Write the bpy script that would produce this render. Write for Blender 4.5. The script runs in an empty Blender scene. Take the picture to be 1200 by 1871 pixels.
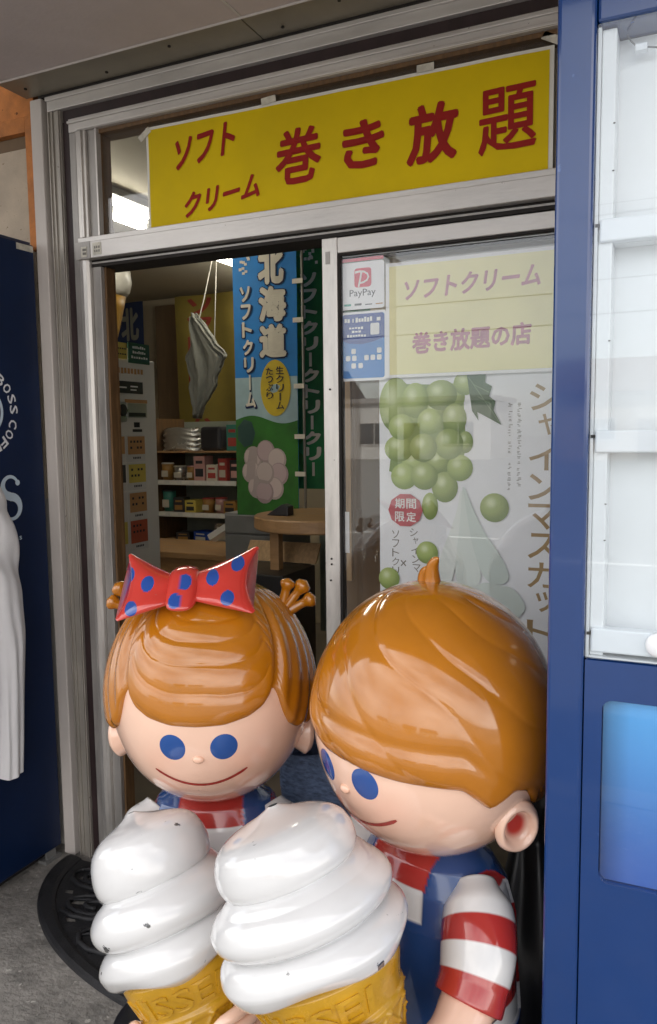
import bpy, bmesh, math, random
from math import sin, cos, pi, radians as R, sqrt, exp, atan2
from mathutils import Vector, Matrix, noise as mnoise
random.seed(7)
scene = bpy.context.scene
COL = scene.collection

# ------------------------------------------------------------------ camera
cam_d = bpy.data.cameras.new('camera')
cam = bpy.data.objects.new('camera', cam_d)
COL.objects.link(cam)
scene.camera = cam
cam_d.sensor_fit = 'VERTICAL'
cam_d.sensor_height = 24.0
cam_d.lens = 24.0 * 1432.0 / 1871.0
cam_d.clip_start = 0.02
cam_d.clip_end = 1000
yaw, pitch, roll = R(24.76), R(-5.66), R(-0.667)
fwd = Vector((-sin(yaw) * cos(pitch), cos(yaw) * cos(pitch), sin(pitch)))
rgt = Vector((cos(yaw), sin(yaw), 0))
upv = rgt.cross(fwd)
r2 = rgt * cos(roll) + upv * sin(roll)
u2 = -rgt * sin(roll) + upv * cos(roll)
m3 = Matrix((r2, u2, -fwd)).transposed()
cam.matrix_world = Matrix.Translation((0, -1.93, 1.40)) @ m3.to_4x4()

# ------------------------------------------------------------------ sky, sun, exposure
SUN_EL, SUN_AZ = R(50), R(25)          # the sun stands behind the shop: its front lies in shade
world = bpy.data.worlds.new('World')
scene.world = world
world.use_nodes = True
wn, wl = world.node_tree.nodes, world.node_tree.links
wn.clear()
wo = wn.new('ShaderNodeOutputWorld')
bg = wn.new('ShaderNodeBackground')
sky = wn.new('ShaderNodeTexSky')
sky.sky_type = 'NISHITA'
sky.sun_disc = False
sky.sun_elevation = SUN_EL
sky.sun_rotation = SUN_AZ
sky.dust_density = 2.0
tc = wn.new('ShaderNodeTexCoord')
mp = wn.new('ShaderNodeMapping')
mp.inputs['Scale'].default_value = (1, 1, 2.2)
nz = wn.new('ShaderNodeTexNoise')
nz.inputs['Scale'].default_value = 1.3
nz.inputs['Detail'].default_value = 4
nz.inputs['Roughness'].default_value = 0.45
cr = wn.new('ShaderNodeValToRGB')
cr.color_ramp.elements[0].position = 0.25
cr.color_ramp.elements[0].color = (0, 0, 0, 1)
cr.color_ramp.elements[1].position = 0.68
cr.color_ramp.elements[1].color = (1, 1, 1, 1)
mx = wn.new('ShaderNodeMixRGB')
mx.inputs['Color2'].default_value = (14.7, 14.1, 13.5, 1)
wl.new(tc.outputs['Generated'], mp.inputs['Vector'])
wl.new(mp.outputs['Vector'], nz.inputs['Vector'])
wl.new(nz.outputs['Fac'], cr.inputs['Fac'])
wl.new(cr.outputs['Color'], mx.inputs['Fac'])
wl.new(sky.outputs['Color'], mx.inputs['Color1'])
wl.new(mx.outputs['Color'], bg.inputs['Color'])
bg.inputs['Strength'].default_value = 0.11
wl.new(bg.outputs['Background'], wo.inputs['Surface'])

sun_d = bpy.data.lights.new('sun', 'SUN')
sun_d.energy = 3.2
sun_d.angle = R(0.6)
sun_d.color = (1.0, 0.95, 0.88)
sun = bpy.data.objects.new('sun', sun_d)
COL.objects.link(sun)
# sky rotation 0 puts the sun on +Y, turning clockwise towards +X
sdir = Vector((sin(SUN_AZ) * cos(SUN_EL), cos(SUN_AZ) * cos(SUN_EL), sin(SUN_EL)))
sun.rotation_euler = sdir.to_track_quat('Z', 'Y').to_euler()
sun.location = sdir * 30

vs = scene.view_settings
vs.view_transform = 'Standard'
vs.look = 'None'
vs.gamma = 1.0
vs.exposure = 1.15
vs.use_curve_mapping = False
scene.cycles.max_bounces = 7
scene.cycles.diffuse_bounces = 4
scene.cycles.glossy_bounces = 4
scene.cycles.transparent_max_bounces = 10


# ------------------------------------------------------------------ materials
def lin(h):
    h = h.lstrip('#')
    o = []
    for i in (0, 2, 4):
        c = int(h[i:i + 2], 16) / 255
        o.append(c / 12.92 if c <= 0.04045 else ((c + 0.055) / 1.055) ** 2.4)
    return tuple(o)


M = {}


def mat(name, c, rough=.5, metal=0., var=.12, scale=6, bump=0., bscale=80, coat=0., c2=None,
        stretch=(1, 1, 1), speck=None, speck_scale=60, speck_cut=.72, attr=False, rvar=.08,
        emit=0., spec=.5, sheen=0., trans=0., coatr=.03):
    m = bpy.data.materials.new(name)
    m.use_nodes = True
    n, l = m.node_tree.nodes, m.node_tree.links
    b = n['Principled BSDF']
    t = n.new('ShaderNodeTexCoord')
    mpg = n.new('ShaderNodeMapping')
    mpg.inputs['Scale'].default_value = stretch
    l.new(t.outputs['Object'], mpg.inputs['Vector'])
    no = n.new('ShaderNodeTexNoise')
    no.inputs['Scale'].default_value = scale
    no.inputs['Detail'].default_value = 6
    no.inputs['Roughness'].default_value = .62
    l.new(mpg.outputs['Vector'], no.inputs['Vector'])
    mixc = n.new('ShaderNodeMixRGB')
    if attr:
        a = n.new('ShaderNodeVertexColor')
        a.layer_name = 'paint'
        mul = n.new('ShaderNodeMixRGB')
        mul.blend_type = 'MULTIPLY'
        mul.inputs['Fac'].default_value = 1
        mul.inputs['Color2'].default_value = (1 - var, 1 - var, 1 - var, 1)
        l.new(a.outputs['Color'], mul.inputs['Color1'])
        l.new(mul.outputs['Color'], mixc.inputs['Color1'])
        l.new(a.outputs['Color'], mixc.inputs['Color2'])
    else:
        cb = c2 or tuple(min(1, v * (1 + var)) for v in c)
        ca = c if c2 else tuple(v * (1 - var) for v in c)
        mixc.inputs['Color1'].default_value = (*ca, 1)
        mixc.inputs['Color2'].default_value = (*cb, 1)
    rmp = n.new('ShaderNodeMapRange')
    rmp.inputs['From Min'].default_value = .32
    rmp.inputs['From Max'].default_value = .68
    l.new(no.outputs['Fac'], rmp.inputs['Value'])
    l.new(rmp.outputs['Result'], mixc.inputs['Fac'])
    out = mixc.outputs['Color']
    if speck:
        ns = n.new('ShaderNodeTexNoise')
        ns.inputs['Scale'].default_value = speck_scale
        ns.inputs['Detail'].default_value = 5
        l.new(t.outputs['Object'], ns.inputs['Vector'])
        rs = n.new('ShaderNodeMapRange')
        rs.inputs['From Min'].default_value = speck_cut
        rs.inputs['From Max'].default_value = speck_cut + .02
        l.new(ns.outputs['Fac'], rs.inputs['Value'])
        ms = n.new('ShaderNodeMixRGB')
        ms.inputs['Color2'].default_value = (*speck, 1)
        l.new(rs.outputs['Result'], ms.inputs['Fac'])
        l.new(out, ms.inputs['Color1'])
        out = ms.outputs['Color']
    l.new(out, b.inputs['Base Color'])
    rr = n.new('ShaderNodeMapRange')
    rr.inputs['From Min'].default_value = .3
    rr.inputs['From Max'].default_value = .7
    rr.inputs['To Min'].default_value = max(.02, rough - rvar)
    rr.inputs['To Max'].default_value = min(1, rough + rvar)
    l.new(no.outputs['Fac'], rr.inputs['Value'])
    l.new(rr.outputs['Result'], b.inputs['Roughness'])
    b.inputs['Metallic'].default_value = metal
    b.inputs['Specular IOR Level'].default_value = spec
    b.inputs['Coat Weight'].default_value = coat
    b.inputs['Coat Roughness'].default_value = coatr
    b.inputs['Sheen Weight'].default_value = sheen
    if trans:
        b.inputs['Transmission Weight'].default_value = trans
    if bump:
        nb = n.new('ShaderNodeTexNoise')
        nb.inputs['Scale'].default_value = bscale
        nb.inputs['Detail'].default_value = 5
        l.new(mpg.outputs['Vector'], nb.inputs['Vector'])
        bp = n.new('ShaderNodeBump')
        bp.inputs['Strength'].default_value = bump
        bp.inputs['Distance'].default_value = .01
        l.new(nb.outputs['Fac'], bp.inputs['Height'])
        l.new(bp.outputs['Normal'], b.inputs['Normal'])
    if emit:
        b.inputs['Emission Color'].default_value = (*c, 1)
        b.inputs['Emission Strength'].default_value = emit
    M[name] = m
    return m


def glass(name, ior=1.5, tint=(.93, .96, .95), rough=0.0, haze=0.0):
    m = bpy.data.materials.new(name)
    m.use_nodes = True
    n, l = m.node_tree.nodes, m.node_tree.links
    n.clear()
    o = n.new('ShaderNodeOutputMaterial')
    tr = n.new('ShaderNodeBsdfTransparent')
    tr.inputs['Color'].default_value = (*tint, 1)
    gl = n.new('ShaderNodeBsdfGlossy')
    gl.inputs['Roughness'].default_value = rough
    fr = n.new('ShaderNodeFresnel')
    ge = n.new('ShaderNodeNewGeometry')      # the Fresnel node inverts the index on back faces; undo that for a thin pane
    mi = n.new('ShaderNodeMapRange')
    mi.inputs['To Min'].default_value = ior
    mi.inputs['To Max'].default_value = 1 / ior
    l.new(ge.outputs['Backfacing'], mi.inputs['Value'])
    l.new(mi.outputs['Result'], fr.inputs['IOR'])
    mx_ = n.new('ShaderNodeMixShader')
    l.new(fr.outputs['Fac'], mx_.inputs['Fac'])
    l.new(tr.outputs['BSDF'], mx_.inputs[1])
    l.new(gl.outputs['BSDF'], mx_.inputs[2])
    last = mx_.outputs['Shader']
    if haze:
        df = n.new('ShaderNodeBsdfDiffuse')
        df.inputs['Color'].default_value = (.75, .78, .8, 1)
        t = n.new('ShaderNodeTexCoord')
        nn = n.new('ShaderNodeTexNoise')
        nn.inputs['Scale'].default_value = 7
        nn.inputs['Detail'].default_value = 8
        l.new(t.outputs['Object'], nn.inputs['Vector'])
        mm = n.new('ShaderNodeMath')
        mm.operation = 'MULTIPLY'
        mm.inputs[1].default_value = haze * 2
        l.new(nn.outputs['Fac'], mm.inputs[0])
        m2 = n.new('ShaderNodeMixShader')
        l.new(mm.outputs['Value'], m2.inputs['Fac'])
        l.new(last, m2.inputs[1])
        l.new(df.outputs['BSDF'], m2.inputs[2])
        last = m2.outputs['Shader']
    l.new(last, o.inputs['Surface'])
    M[name] = m


mat('concrete', (.23, .215, .195), .9, var=.4, scale=9, bump=.55, bscale=70, speck=(.42, .40, .36), speck_scale=28, speck_cut=.66)
mat('asphalt', (.17, .168, .16), .9, var=.3, scale=30, bump=.4, bscale=160)
mat('rubber', (.012, .012, .014), .62, var=.4, scale=25, bump=.25, bscale=200)
mat('post_white', (.60, .55, .51), .55, var=.1, scale=5, bump=.05, bscale=60, stretch=(1, 1, .3), speck=(.25, .2, .17), speck_scale=45, speck_cut=.77)
mat('alu', (.58, .55, .515), .34, metal=.5, var=.24, scale=7, stretch=(3, 3, .6), bump=.03, bscale=60, speck=(.12, .1, .09), speck_scale=60, speck_cut=.77)
mat('alu_dull', (.34, .32, .30), .42, metal=.35, var=.25, scale=7, stretch=(3, 3, .6), bump=.03, bscale=60)
mat('alu_h', (.62, .59, .56), .38, metal=.35, var=.1, scale=7, stretch=(.6, 3, 3), bump=.04, bscale=50, speck=(.13, .1, .08), speck_scale=70, speck_cut=.735)
mat('alu_old', (.38, .35, .31), .42, metal=.35, var=.22, scale=5, stretch=(3, 3, .6), bump=.03, bscale=60, speck=(.08, .06, .05), speck_scale=50, speck_cut=.73)
mat('purple_brown', (.028, .015, .016), .55, var=.3, scale=14, stretch=(3, 3, .5))
mat('dark_gap', (.018, .014, .012), .8, var=.3)
mat('wood_brown', (.13, .068, .026), .62, var=.35, scale=18, stretch=(5, 5, .6), bump=.2, bscale=90)
mat('orange', (.52, .19, .05), .7, var=.3, scale=12, bump=.2, bscale=70, speck=(.2, .07, .02), speck_scale=55, speck_cut=.68)
mat('beige_board', (.52, .43, .33), .75, var=.14, scale=10, bump=.12, bscale=160, speck=(.3, .22, .14), speck_scale=80, speck_cut=.7)
mat('soffit', (.58, .51, .50), .8, var=.07, scale=4, bump=.06, bscale=90)
mat('flashing', (.30, .27, .21), .45, metal=.35, var=.15, scale=6)
mat('caulk', (.62, .58, .55), .7, var=.1)
mat('upper_wall', (.5, .47, .43), .85, var=.1, bump=.1)
mat('sign_white', (.72, .7, .64), .5, var=.06)
mat('sign_yellow', (.66, .475, .002), .65, var=.09, scale=3, spec=.2)
mat('sign_red', (.29, .014, .010), .65, spec=.2, var=.08, scale=20)
mat('faded_yellow', (.88, .83, .46), .5, var=.05)
mat('faded_pink', (.55, .26, .33), .6, var=.15, scale=30)
mat('paper_white', (.86, .86, .88), .5, var=.04)
mat('poster_white', (.84, .85, .88), .45, var=.06, scale=4)
mat('gold_ink', (.36, .24, .11), .5, var=.1)
mat('grey_ink', (.2, .19, .17), .6)
mat('ink_black', (.02, .02, .025), .6)
mat('ink_white', (.8, .8, .78), .5)
mat('pay_red', (.62, .035, .07), .4)
mat('card_blue', (.008, .05, .30), .4)
mat('card_sky', (.02, .20, .58), .4)
mat('navy_machine', (.003, .014, .055), .42, var=.2, scale=3, spec=.3)
mat('navy_top', (.03, .035, .07), .4)
mat('logo_white', (.74, .75, .78), .4)
mat('logo_silver', (.55, .66, .75), .35, var=.06)
mat('blue_machine', (.004, .038, .165), .16, var=.06, scale=4, coat=.7, coatr=.05, bump=.006, bscale=9, speck=(.03, .085, .26), speck_scale=22, speck_cut=.70)
mat('machine_white', (.88, .89, .90), .35, var=.03)
mat('machine_rail', (.86, .88, .91), .3, var=.02)
mat('light_blue_poster', (.03, .30, .85), .35, var=.0)
mat('statue', (1, 1, 1), .14, var=.08, scale=6, attr=True, coat=.85, coatr=.04, rvar=.04, bump=.008, bscale=14, speck=(.22, .17, .15), speck_scale=34, speck_cut=.745)
mat('print', (1, 1, 1), .5, var=.04, attr=True)
mat('hair_paint', (.45, .158, .007), .15, var=.10, scale=7, coat=.9, coatr=.04, rvar=.04, bump=.008, bscale=12)
mat('cream_paint', (.70, .70, .70), .16, var=.035, scale=6, coat=.85, coatr=.05, rvar=.05, bump=.008, bscale=12,
    speck=(.05, .055, .06), speck_scale=26, speck_cut=.685)
mat('cone_paint', (.50, .27, .012), .26, var=.22, scale=10, coat=.5, coatr=.12)
mat('eye_blue', (.012, .075, .30), .15, coat=.8, var=.04)
mat('mouth_red', (.34, .03, .022), .2, coat=.6, var=.05)
mat('shoe_black', (.012, .012, .014), .35, coat=.3)
mat('wood_table', (.33, .19, .085), .5, var=.22, scale=6, stretch=(1, 6, 6))
mat('black_plastic', (.012, .012, .013), .45)
mat('grey_metal', (.22, .22, .215), .45, metal=.3)
mat('pale_green', (.30, .33, .27), .6)
mat('cloth_white', (.76, .75, .76), .85, var=.04, bump=.1, bscale=300, sheen=.2)
mat('cloth_grey', (.19, .19, .165), .85, var=.12, bump=.1, bscale=200)
mat('denim', (.13, .19, .32), .9, var=.45, scale=60, stretch=(1, 1, 3), bump=.35, bscale=420)
mat('room_wall', (.40, .33, .23), .85, var=.12, scale=2)
mat('room_ceiling', (.46, .42, .33), .85, var=.08, scale=2)
mat('room_floor', (.14, .11, .08), .6, var=.2)
mat('dark_panel', (.17, .11, .06), .7, var=.15, stretch=(3, 3, .4))
mat('tube_light', (1.0, .95, .82), .4, var=0, emit=13)
mat('lamp_body', (.24, .235, .21), .6)
mat('kiosk_white', (.70, .68, .62), .5, var=.05)
mat('cardboard', (.42, .27, .14), .8, var=.2, scale=10, stretch=(8, 8, .6))
mat('cream_light', (.45, .43, .38), .35)
mat('cone_yellow', (.28, .15, .02), .5)
mat('tape', (.55, .52, .44), .35, var=.25, scale=40)
mat('plaster_a', (.62, .58, .5), .85, bump=.1)
mat('plaster_b', (.5, .49, .47), .85, bump=.1)
mat('plaster_c', (.44, .36, .28), .85, bump=.1)
mat('roof_grey', (.09, .09, .10), .6, var=.3, scale=20)
mat('roof_brown', (.13, .07, .05), .7, var=.3, scale=20)
mat('window_dark', (.04, .05, .06), .1, coat=.5)
mat('pole_grey', (.3, .29, .28), .85)
mat('cable', (.015, .015, .015), .6)
mat('line_white', (.7, .7, .68), .8, var=.2)
glass('door_glass', ior=1.62, tint=(.985, .99, .985), haze=.006)
glass('machine_glass', ior=1.55, tint=(.95, .97, .98))
glass('clear_plastic', ior=1.45, tint=(.82, .8, .76))


# ------------------------------------------------------------------ mesh helpers
class MB:
    def __init__(s):
        s.v, s.f, s.c = [], [], None

    def add(s, vs, fs, col=None):
        o = len(s.v)
        s.v += [tuple(p) for p in vs]
        s.f += [tuple(i + o for i in f) for f in fs]
        if col is not None:
            if s.c is None:
                s.c = [(1, 1, 1)] * o
            s.c += [tuple(col)] * len(vs) if not isinstance(col, list) else col
        elif s.c is not None:
            s.c += [(1, 1, 1)] * len(vs)
        return s

    def box(s, a, b, col=None):
        x0, y0, z0 = a
        x1, y1, z1 = b
        return s.add([(x0, y0, z0), (x1, y0, z0), (x1, y1, z0), (x0, y1, z0), (x0, y0, z1), (x1, y0, z1), (x1, y1, z1), (x0, y1, z1)],
                     [(0, 3, 2, 1), (4, 5, 6, 7), (0, 1, 5, 4), (1, 2, 6, 5), (2, 3, 7, 6), (3, 0, 4, 7)], col)

    def prism(s, poly, fr, d0, d1, col=None):
        n = len(poly)
        vs = [fr(a, b, d0) for a, b in poly] + [fr(a, b, d1) for a, b in poly]
        fs = [tuple(range(n))[::-1], tuple(range(n, 2 * n))] + [(i, (i + 1) % n, n + (i + 1) % n, n + i) for i in range(n)]
        return s.add(vs, fs, col)

    def flat(s, poly, fr, d, col=None):
        return s.add([fr(a, b, d) for a, b in poly], [tuple(range(len(poly)))], col)

    def grid(s, fn, nu, nv, cu=False, col=None, capv0=False, capv1=False):
        vs, cs = [], []
        for j in range(nv + 1):
            for i in range(nu + (0 if cu else 1)):
                p = fn(i / nu, j / nv)
                vs.append(p)
                if callable(col):
                    cs.append(tuple(col(i / nu, j / nv, p)))
        w = nu if cu else nu + 1
        fs = []
        for j in range(nv):
            for i in range(nu):
                i2 = (i + 1) % w if cu else i + 1
                fs.append((j * w + i, j * w + i2, (j + 1) * w + i2, (j + 1) * w + i))
        if capv0:
            fs.append(tuple(range(w))[::-1])
        if capv1:
            fs.append(tuple(nv * w + i for i in range(w)))
        return s.add(vs, fs, cs if callable(col) else col)

    def tube(s, path, rad, n=10, col=None, cap=True):
        P = [Vector(p) for p in path]
        k = len(P)
        rs = rad if isinstance(rad, (list, tuple)) else [rad] * k
        ref = Vector((0, 0, 1))
        rings = []
        prev = None
        for i in range(k):
            t = (P[min(i + 1, k - 1)] - P[max(i - 1, 0)]).normalized()
            if prev is None:
                a = ref if abs(t.dot(ref)) < .9 else Vector((1, 0, 0))
                e1 = (a - t * a.dot(t)).normalized()
            else:
                e1 = (prev - t * prev.dot(t)).normalized()
            prev = e1
            e2 = t.cross(e1)
            rings.append([P[i] + (e1 * cos(2 * pi * j / n) + e2 * sin(2 * pi * j / n)) * rs[i] for j in range(n)])
        vs = [p for r_ in rings for p in r_]
        fs = [(i * n + j, i * n + (j + 1) % n, (i + 1) * n + (j + 1) % n, (i + 1) * n + j) for i in range(k - 1) for j in range(n)]
        if cap:
            fs += [tuple(range(n))[::-1], tuple((k - 1) * n + j for j in range(n))]
        return s.add(vs, fs, col)

    def lathe(s, prof, c=(0, 0, 0), n=24, col=None, cap=True):
        vs = [(c[0] + r_ * cos(2 * pi * i / n), c[1] + r_ * sin(2 * pi * i / n), c[2] + z) for r_, z in prof for i in range(n)]
        k = len(prof)
        fs = [(j * n + i, j * n + (i + 1) % n, (j + 1) * n + (i + 1) % n, (j + 1) * n + i) for j in range(k - 1) for i in range(n)]
        if cap:
            fs += [tuple(range(n))[::-1], tuple((k - 1) * n + i for i in range(n))]
        return s.add(vs, fs, col)


def build(name, mb, material, parent=None, smooth=False, bevel=0., seg=2, origin=None):
    me = bpy.data.meshes.new(name)
    vs = mb.v
    if parent is None and origin is None and vs:
        xs = [p[0] for p in vs]
        ys = [p[1] for p in vs]
        zs = [p[2] for p in vs]
        origin = ((min(xs) + max(xs)) / 2, (min(ys) + max(ys)) / 2, min(zs))
    if origin is not None:
        vs = [(p[0] - origin[0], p[1] - origin[1], p[2] - origin[2]) for p in vs]
    me.from_pydata([tuple(p) for p in vs], [], mb.f)
    if mb.c is not None:
        at = me.color_attributes.new('paint', 'FLOAT_COLOR', 'POINT')
        at.data.foreach_set('color', [x for c in mb.c for x in (*c, 1.0)])
    bm = bmesh.new()
    bm.from_mesh(me)
    bmesh.ops.recalc_face_normals(bm, faces=bm.faces)
    bm.to_mesh(me)
    bm.free()
    me.materials.append(M[material])
    if smooth:
        me.polygons.foreach_set('use_smooth', [True] * len(me.polygons))
    o = bpy.data.objects.new(name, me)
    COL.objects.link(o)
    if parent is not None:
        o.parent = parent
        if origin is not None:
            o.location = origin
        elif parent.get('_base') is not None:
            b = parent['_base']
            o.location = (-b[0], -b[1], -b[2])
        elif parent.type == 'MESH' and parent.parent is None:
            o.location = -parent.location
    elif origin is not None:
        o.location = origin
    if bevel:
        bv = o.modifiers.new('bevel', 'BEVEL')
        bv.width = bevel
        bv.segments = seg
        bv.limit_method = 'ANGLE'
        bv.angle_limit = R(40)
        bv.harden_normals = False
    return o


def tag(o, label, cat, group=None):
    o['label'] = label
    o['category'] = cat
    if group:
        o['group'] = group
    return o


def _small(o):
    o['kind'] = 'stuff'
    return o


def thing(name, label, cat, base=(0, 0, 0), group=None, rz=None):
    """Empty at the base; parts are written in world coordinates unless rz is given (then local)."""
    o = bpy.data.objects.new(name, None)
    o.empty_display_size = .1
    COL.objects.link(o)
    o.location = base
    if rz is not None:
        o.rotation_euler = (0, 0, rz)
    else:
        o['_base'] = base
    return tag(o, label, cat, group)


def structure(o):
    o['kind'] = 'structure'
    return o


def FY(y):                      # sheet facing the street (-y): a = x, b = z, d = towards the street
    return lambda a, b, d=0.: (a, y - d, b)


def FX(x):                      # sheet facing +x: a = y, b = z, d = outwards
    return lambda a, b, d=0.: (x + d, a, b)


def rrect(a0, b0, a1, b1, r=.01, n=4):
    pts = []
    for (ca, cb, s) in ((a1 - r, b1 - r, 0), (a0 + r, b1 - r, 1), (a0 + r, b0 + r, 2), (a1 - r, b0 + r, 3)):
        for i in range(n + 1):
            t = (s + i / n) * pi / 2
            pts.append((ca + r * cos(t), cb + r * sin(t)))
    return pts


def rect(a0, b0, a1, b1):
    return [(a0, b0), (a1, b0), (a1, b1), (a0, b1)]


def disc(a, b, ra, rb, n=20, rot=0):
    return [(a + ra * cos(2 * pi * i / n) * cos(rot) - rb * sin(2 * pi * i / n) * sin(rot),
             b + ra * cos(2 * pi * i / n) * sin(rot) + rb * sin(2 * pi * i / n) * cos(rot)) for i in range(n)]


GCACHE = {}


def glyphs(body, bold=.03, res=2, shear=0.):
    key = (body, bold, res, shear)
    if key not in GCACHE:
        GCACHE[key] = glyphs_(body, bold, res, shear)
    return GCACHE[key]


def glyphs_(body, bold=.03, res=2, shear=0.):
    cu = bpy.data.curves.new('t', 'FONT')
    cu.body = body
    cu.size = 1
    cu.offset = bold
    cu.resolution_u = res
    cu.shear = shear
    ob = bpy.data.objects.new('t', cu)
    COL.objects.link(ob)
    bpy.context.view_layer.update()
    dg = bpy.context.evaluated_depsgraph_get()
    ev = ob.evaluated_get(dg)
    me = ev.to_mesh()
    vs = [(v.co.x, v.co.y) for v in me.vertices]
    fs = [tuple(p.vertices) for p in me.polygons]
    ev.to_mesh_clear()
    bpy.data.objects.remove(ob)
    bpy.data.curves.remove(cu)
    return vs, fs


def fit_text(mb, body, fr, a0, b0, a1, b1, d=.001, bold=.03, shear=0., rot=0., skew=0., turn=False, flip=False):
    """body fitted to a box on a sheet; skew lifts the right end, rot turns about the centre."""
    if bold > .015:                 # heavy lettering: the plain glyph spread a little every way
        n = 8
        for i in range(n + 1):
            dx = bold * cos(2 * pi * i / n) if i < n else 0
            dy = bold * sin(2 * pi * i / n) if i < n else 0
            nch = max(1, len(body))
            sa, sb = (a1 - a0) / (1.0 * nch), (b1 - b0)
            if turn:
                dx = 0
            m_ = bold * 1.0
            fit_text(mb, body, fr, a0 + (m_ + dx) * sa, b0 + (m_ + dy) * sb, a1 - (m_ - dx) * sa, b1 - (m_ - dy) * sb, d + .00004 * i, 0., shear, rot, skew, turn)
        return mb
    vs, fs = glyphs(body, bold, 2, shear)
    if not vs:
        return mb
    if turn:
        vs = [(-y, x) for x, y in vs]
        vs = [(-x, -y) for x, y in vs]
    x0, x1 = min(p[0] for p in vs), max(p[0] for p in vs)
    y0, y1 = min(p[1] for p in vs), max(p[1] for p in vs)
    ca, cb = (a0 + a1) / 2, (b0 + b1) / 2
    out = []
    for x, y in vs:
        a = a0 + (x - x0) / max(1e-6, x1 - x0) * (a1 - a0)
        b = b0 + (y - y0) / max(1e-6, y1 - y0) * (b1 - b0)
        b += skew * (a - ca)
        if rot:
            da, db = a - ca, b - cb
            a, b = ca + da * cos(rot) - db * sin(rot), cb + da * sin(rot) + db * cos(rot)
        out.append(fr(a, b, d))
    return mb.add(out, fs)


def v_text(mb, body, fr, a0, a1, b_top, b_bot, d=.001, bold=.03, gap=.12, shift=0.):
    """a vertical column of characters"""
    n = len(body)
    h = (b_top - b_bot) / n
    for i, ch in enumerate(body):
        t = b_top - i * h - h * gap / 2
        w = (a1 - a0)
        s = shift * i
        if ch == 'ー':
            fit_text(mb, '一', fr, (a0 + a1) / 2 - w * .09 + s, t - h * (1 - gap), (a0 + a1) / 2 + w * .09 + s, t, d, bold, turn=True)
        elif ch in 'ャュョッ':
            fit_text(mb, ch, fr, a0 + w * .3 + s, t - h * (1 - gap) * .8, a1 + s, t, d, bold)
        else:
            fit_text(mb, ch, fr, a0 + s, t - h * (1 - gap), a1 + s, t, d, bold)
    return mb


def strip(pts, w, fr, d=.001):
    """flat ribbon along 2D points (closed outline list of quads)"""
    mb = MB()
    L, Rr = [], []
    k = len(pts)
    for i in range(k):
        p0, p1 = pts[max(0, i - 1)], pts[min(k - 1, i + 1)]
        tx, ty = p1[0] - p0[0], p1[1] - p0[1]
        q = sqrt(tx * tx + ty * ty) or 1
        ww = w[i] if isinstance(w, list) else w
        L.append((pts[i][0] - ty / q * ww / 2, pts[i][1] + tx / q * ww / 2))
        Rr.append((pts[i][0] + ty / q * ww / 2, pts[i][1] - tx / q * ww / 2))
    vs = [fr(a, b, d) for a, b in L] + [fr(a, b, d) for a, b in Rr]
    mb.add(vs, [(i, i + 1, k + i + 1, k + i) for i in range(k - 1)])
    return mb


def interp(tab, x):
    if x <= tab[0][0]:
        return tab[0][1]
    for (x0, y0), (x1, y1) in zip(tab, tab[1:]):
        if x <= x1:
            t = (x - x0) / (x1 - x0)
            return y0 + (y1 - y0) * t
    return tab[-1][1]


def smoothstep(a, b, x):
    t = max(0., min(1., (x - a) / (b - a)))
    return t * t * (3 - 2 * t)


# ------------------------------------------------------------------ ground
mb = MB()
mb.add([(-250, -300, -.12), (250, -300, -.12), (250, 200, -.12), (-250, 200, -.12)], [(0, 1, 2, 3)])
structure(build('street', mb, 'asphalt', origin=(0, 0, -.12)))
mb = MB()
N = 60
mb.grid(lambda u, v: (-9 + 18 * u, -2.7 + 2.82 * v, .004 * mnoise.noise((u * 40, v * 8, 0)) * (0 if v > .97 else 1)), 120, 24)
mb.box((-9, -2.7, -.12), (9, .12, -.012))
structure(build('pavement', mb, 'concrete', origin=(0, 0, 0), smooth=False))
mb = MB().box((-9, -2.86, -.12), (9, -2.703, .004))
structure(build('kerb', mb, 'pole_grey', bevel=.01))
mb = MB().box((-60, -9.2, -.119), (60, -9.08, -.114))
structure(build('road_marking', mb, 'line_white'))

# loose grit and pale crumbs on the concrete
mb = MB()
for i in range(520):
    x, y = random.uniform(-2.3, -.9), random.uniform(-1.1, -.03)
    if i % 3 == 0:
        y = -random.random() ** 2 * .25
    q = random.uniform(.0012, .0042)
    a = random.uniform(0, 6)
    mb.add([(x + q * cos(a), y + q * sin(a), .001), (x + q * cos(a + 2.1), y + q * sin(a + 2.1), .001), (x + q * cos(a + 4.2), y + q * sin(a + 4.2), .001), (x + q * .2, y, .002 + q)], [(0, 1, 3), (1, 2, 3), (2, 0, 3), (0, 2, 1)])
gr = build('grit', mb, 'concrete', origin=(0, 0, 0))
gr['label'] = 'loose grit scattered on the concrete by the doorway'
gr['category'] = 'grit'
gr['kind'] = 'stuff'

# ------------------------------------------------------------------ the shop building
shop = thing('shop_building', 'old shop front with aluminium framed doorway under a plain grey soffit', 'building', (-.8, 0, 0))
XL, XR = -4.7, 1.7
b = build('interior_floor', MB().box((XL, .12, -.1), (XR, 3.2, .012)), 'room_floor', shop)
build('ceiling', MB().box((XL, .14, 2.46), (XR, 3.2, 2.52)), 'room_ceiling', shop)
build('back_wall', MB().box((XL, 3.2, 0), (XR, 3.3, 2.52)), 'room_wall', shop)
build('side_wall', MB().box((XL - .1, .14, 0), (XL, 3.3, 2.52)), 'room_wall', shop)
build('side_wall', MB().box((XR, .14, 0), (XR + .1, 3.3, 2.52)), 'room_wall', shop)
build('upper_wall', MB().box((-6.5, .0, 2.53), (5, .2, 5.2)), 'upper_wall', shop)
build('upper_wall', MB().box((-6.5, .2, 2.53), (5, 6.0, 5.2)), 'upper_wall', shop)
build('front_wall', MB().box((.17, .0, 0), (5, .13, 2.529)), 'upper_wall', shop)
build('front_wall', MB().box((-6.5, .03, 0), (-1.905, .13, 2.529)), 'upper_wall', shop)
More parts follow.
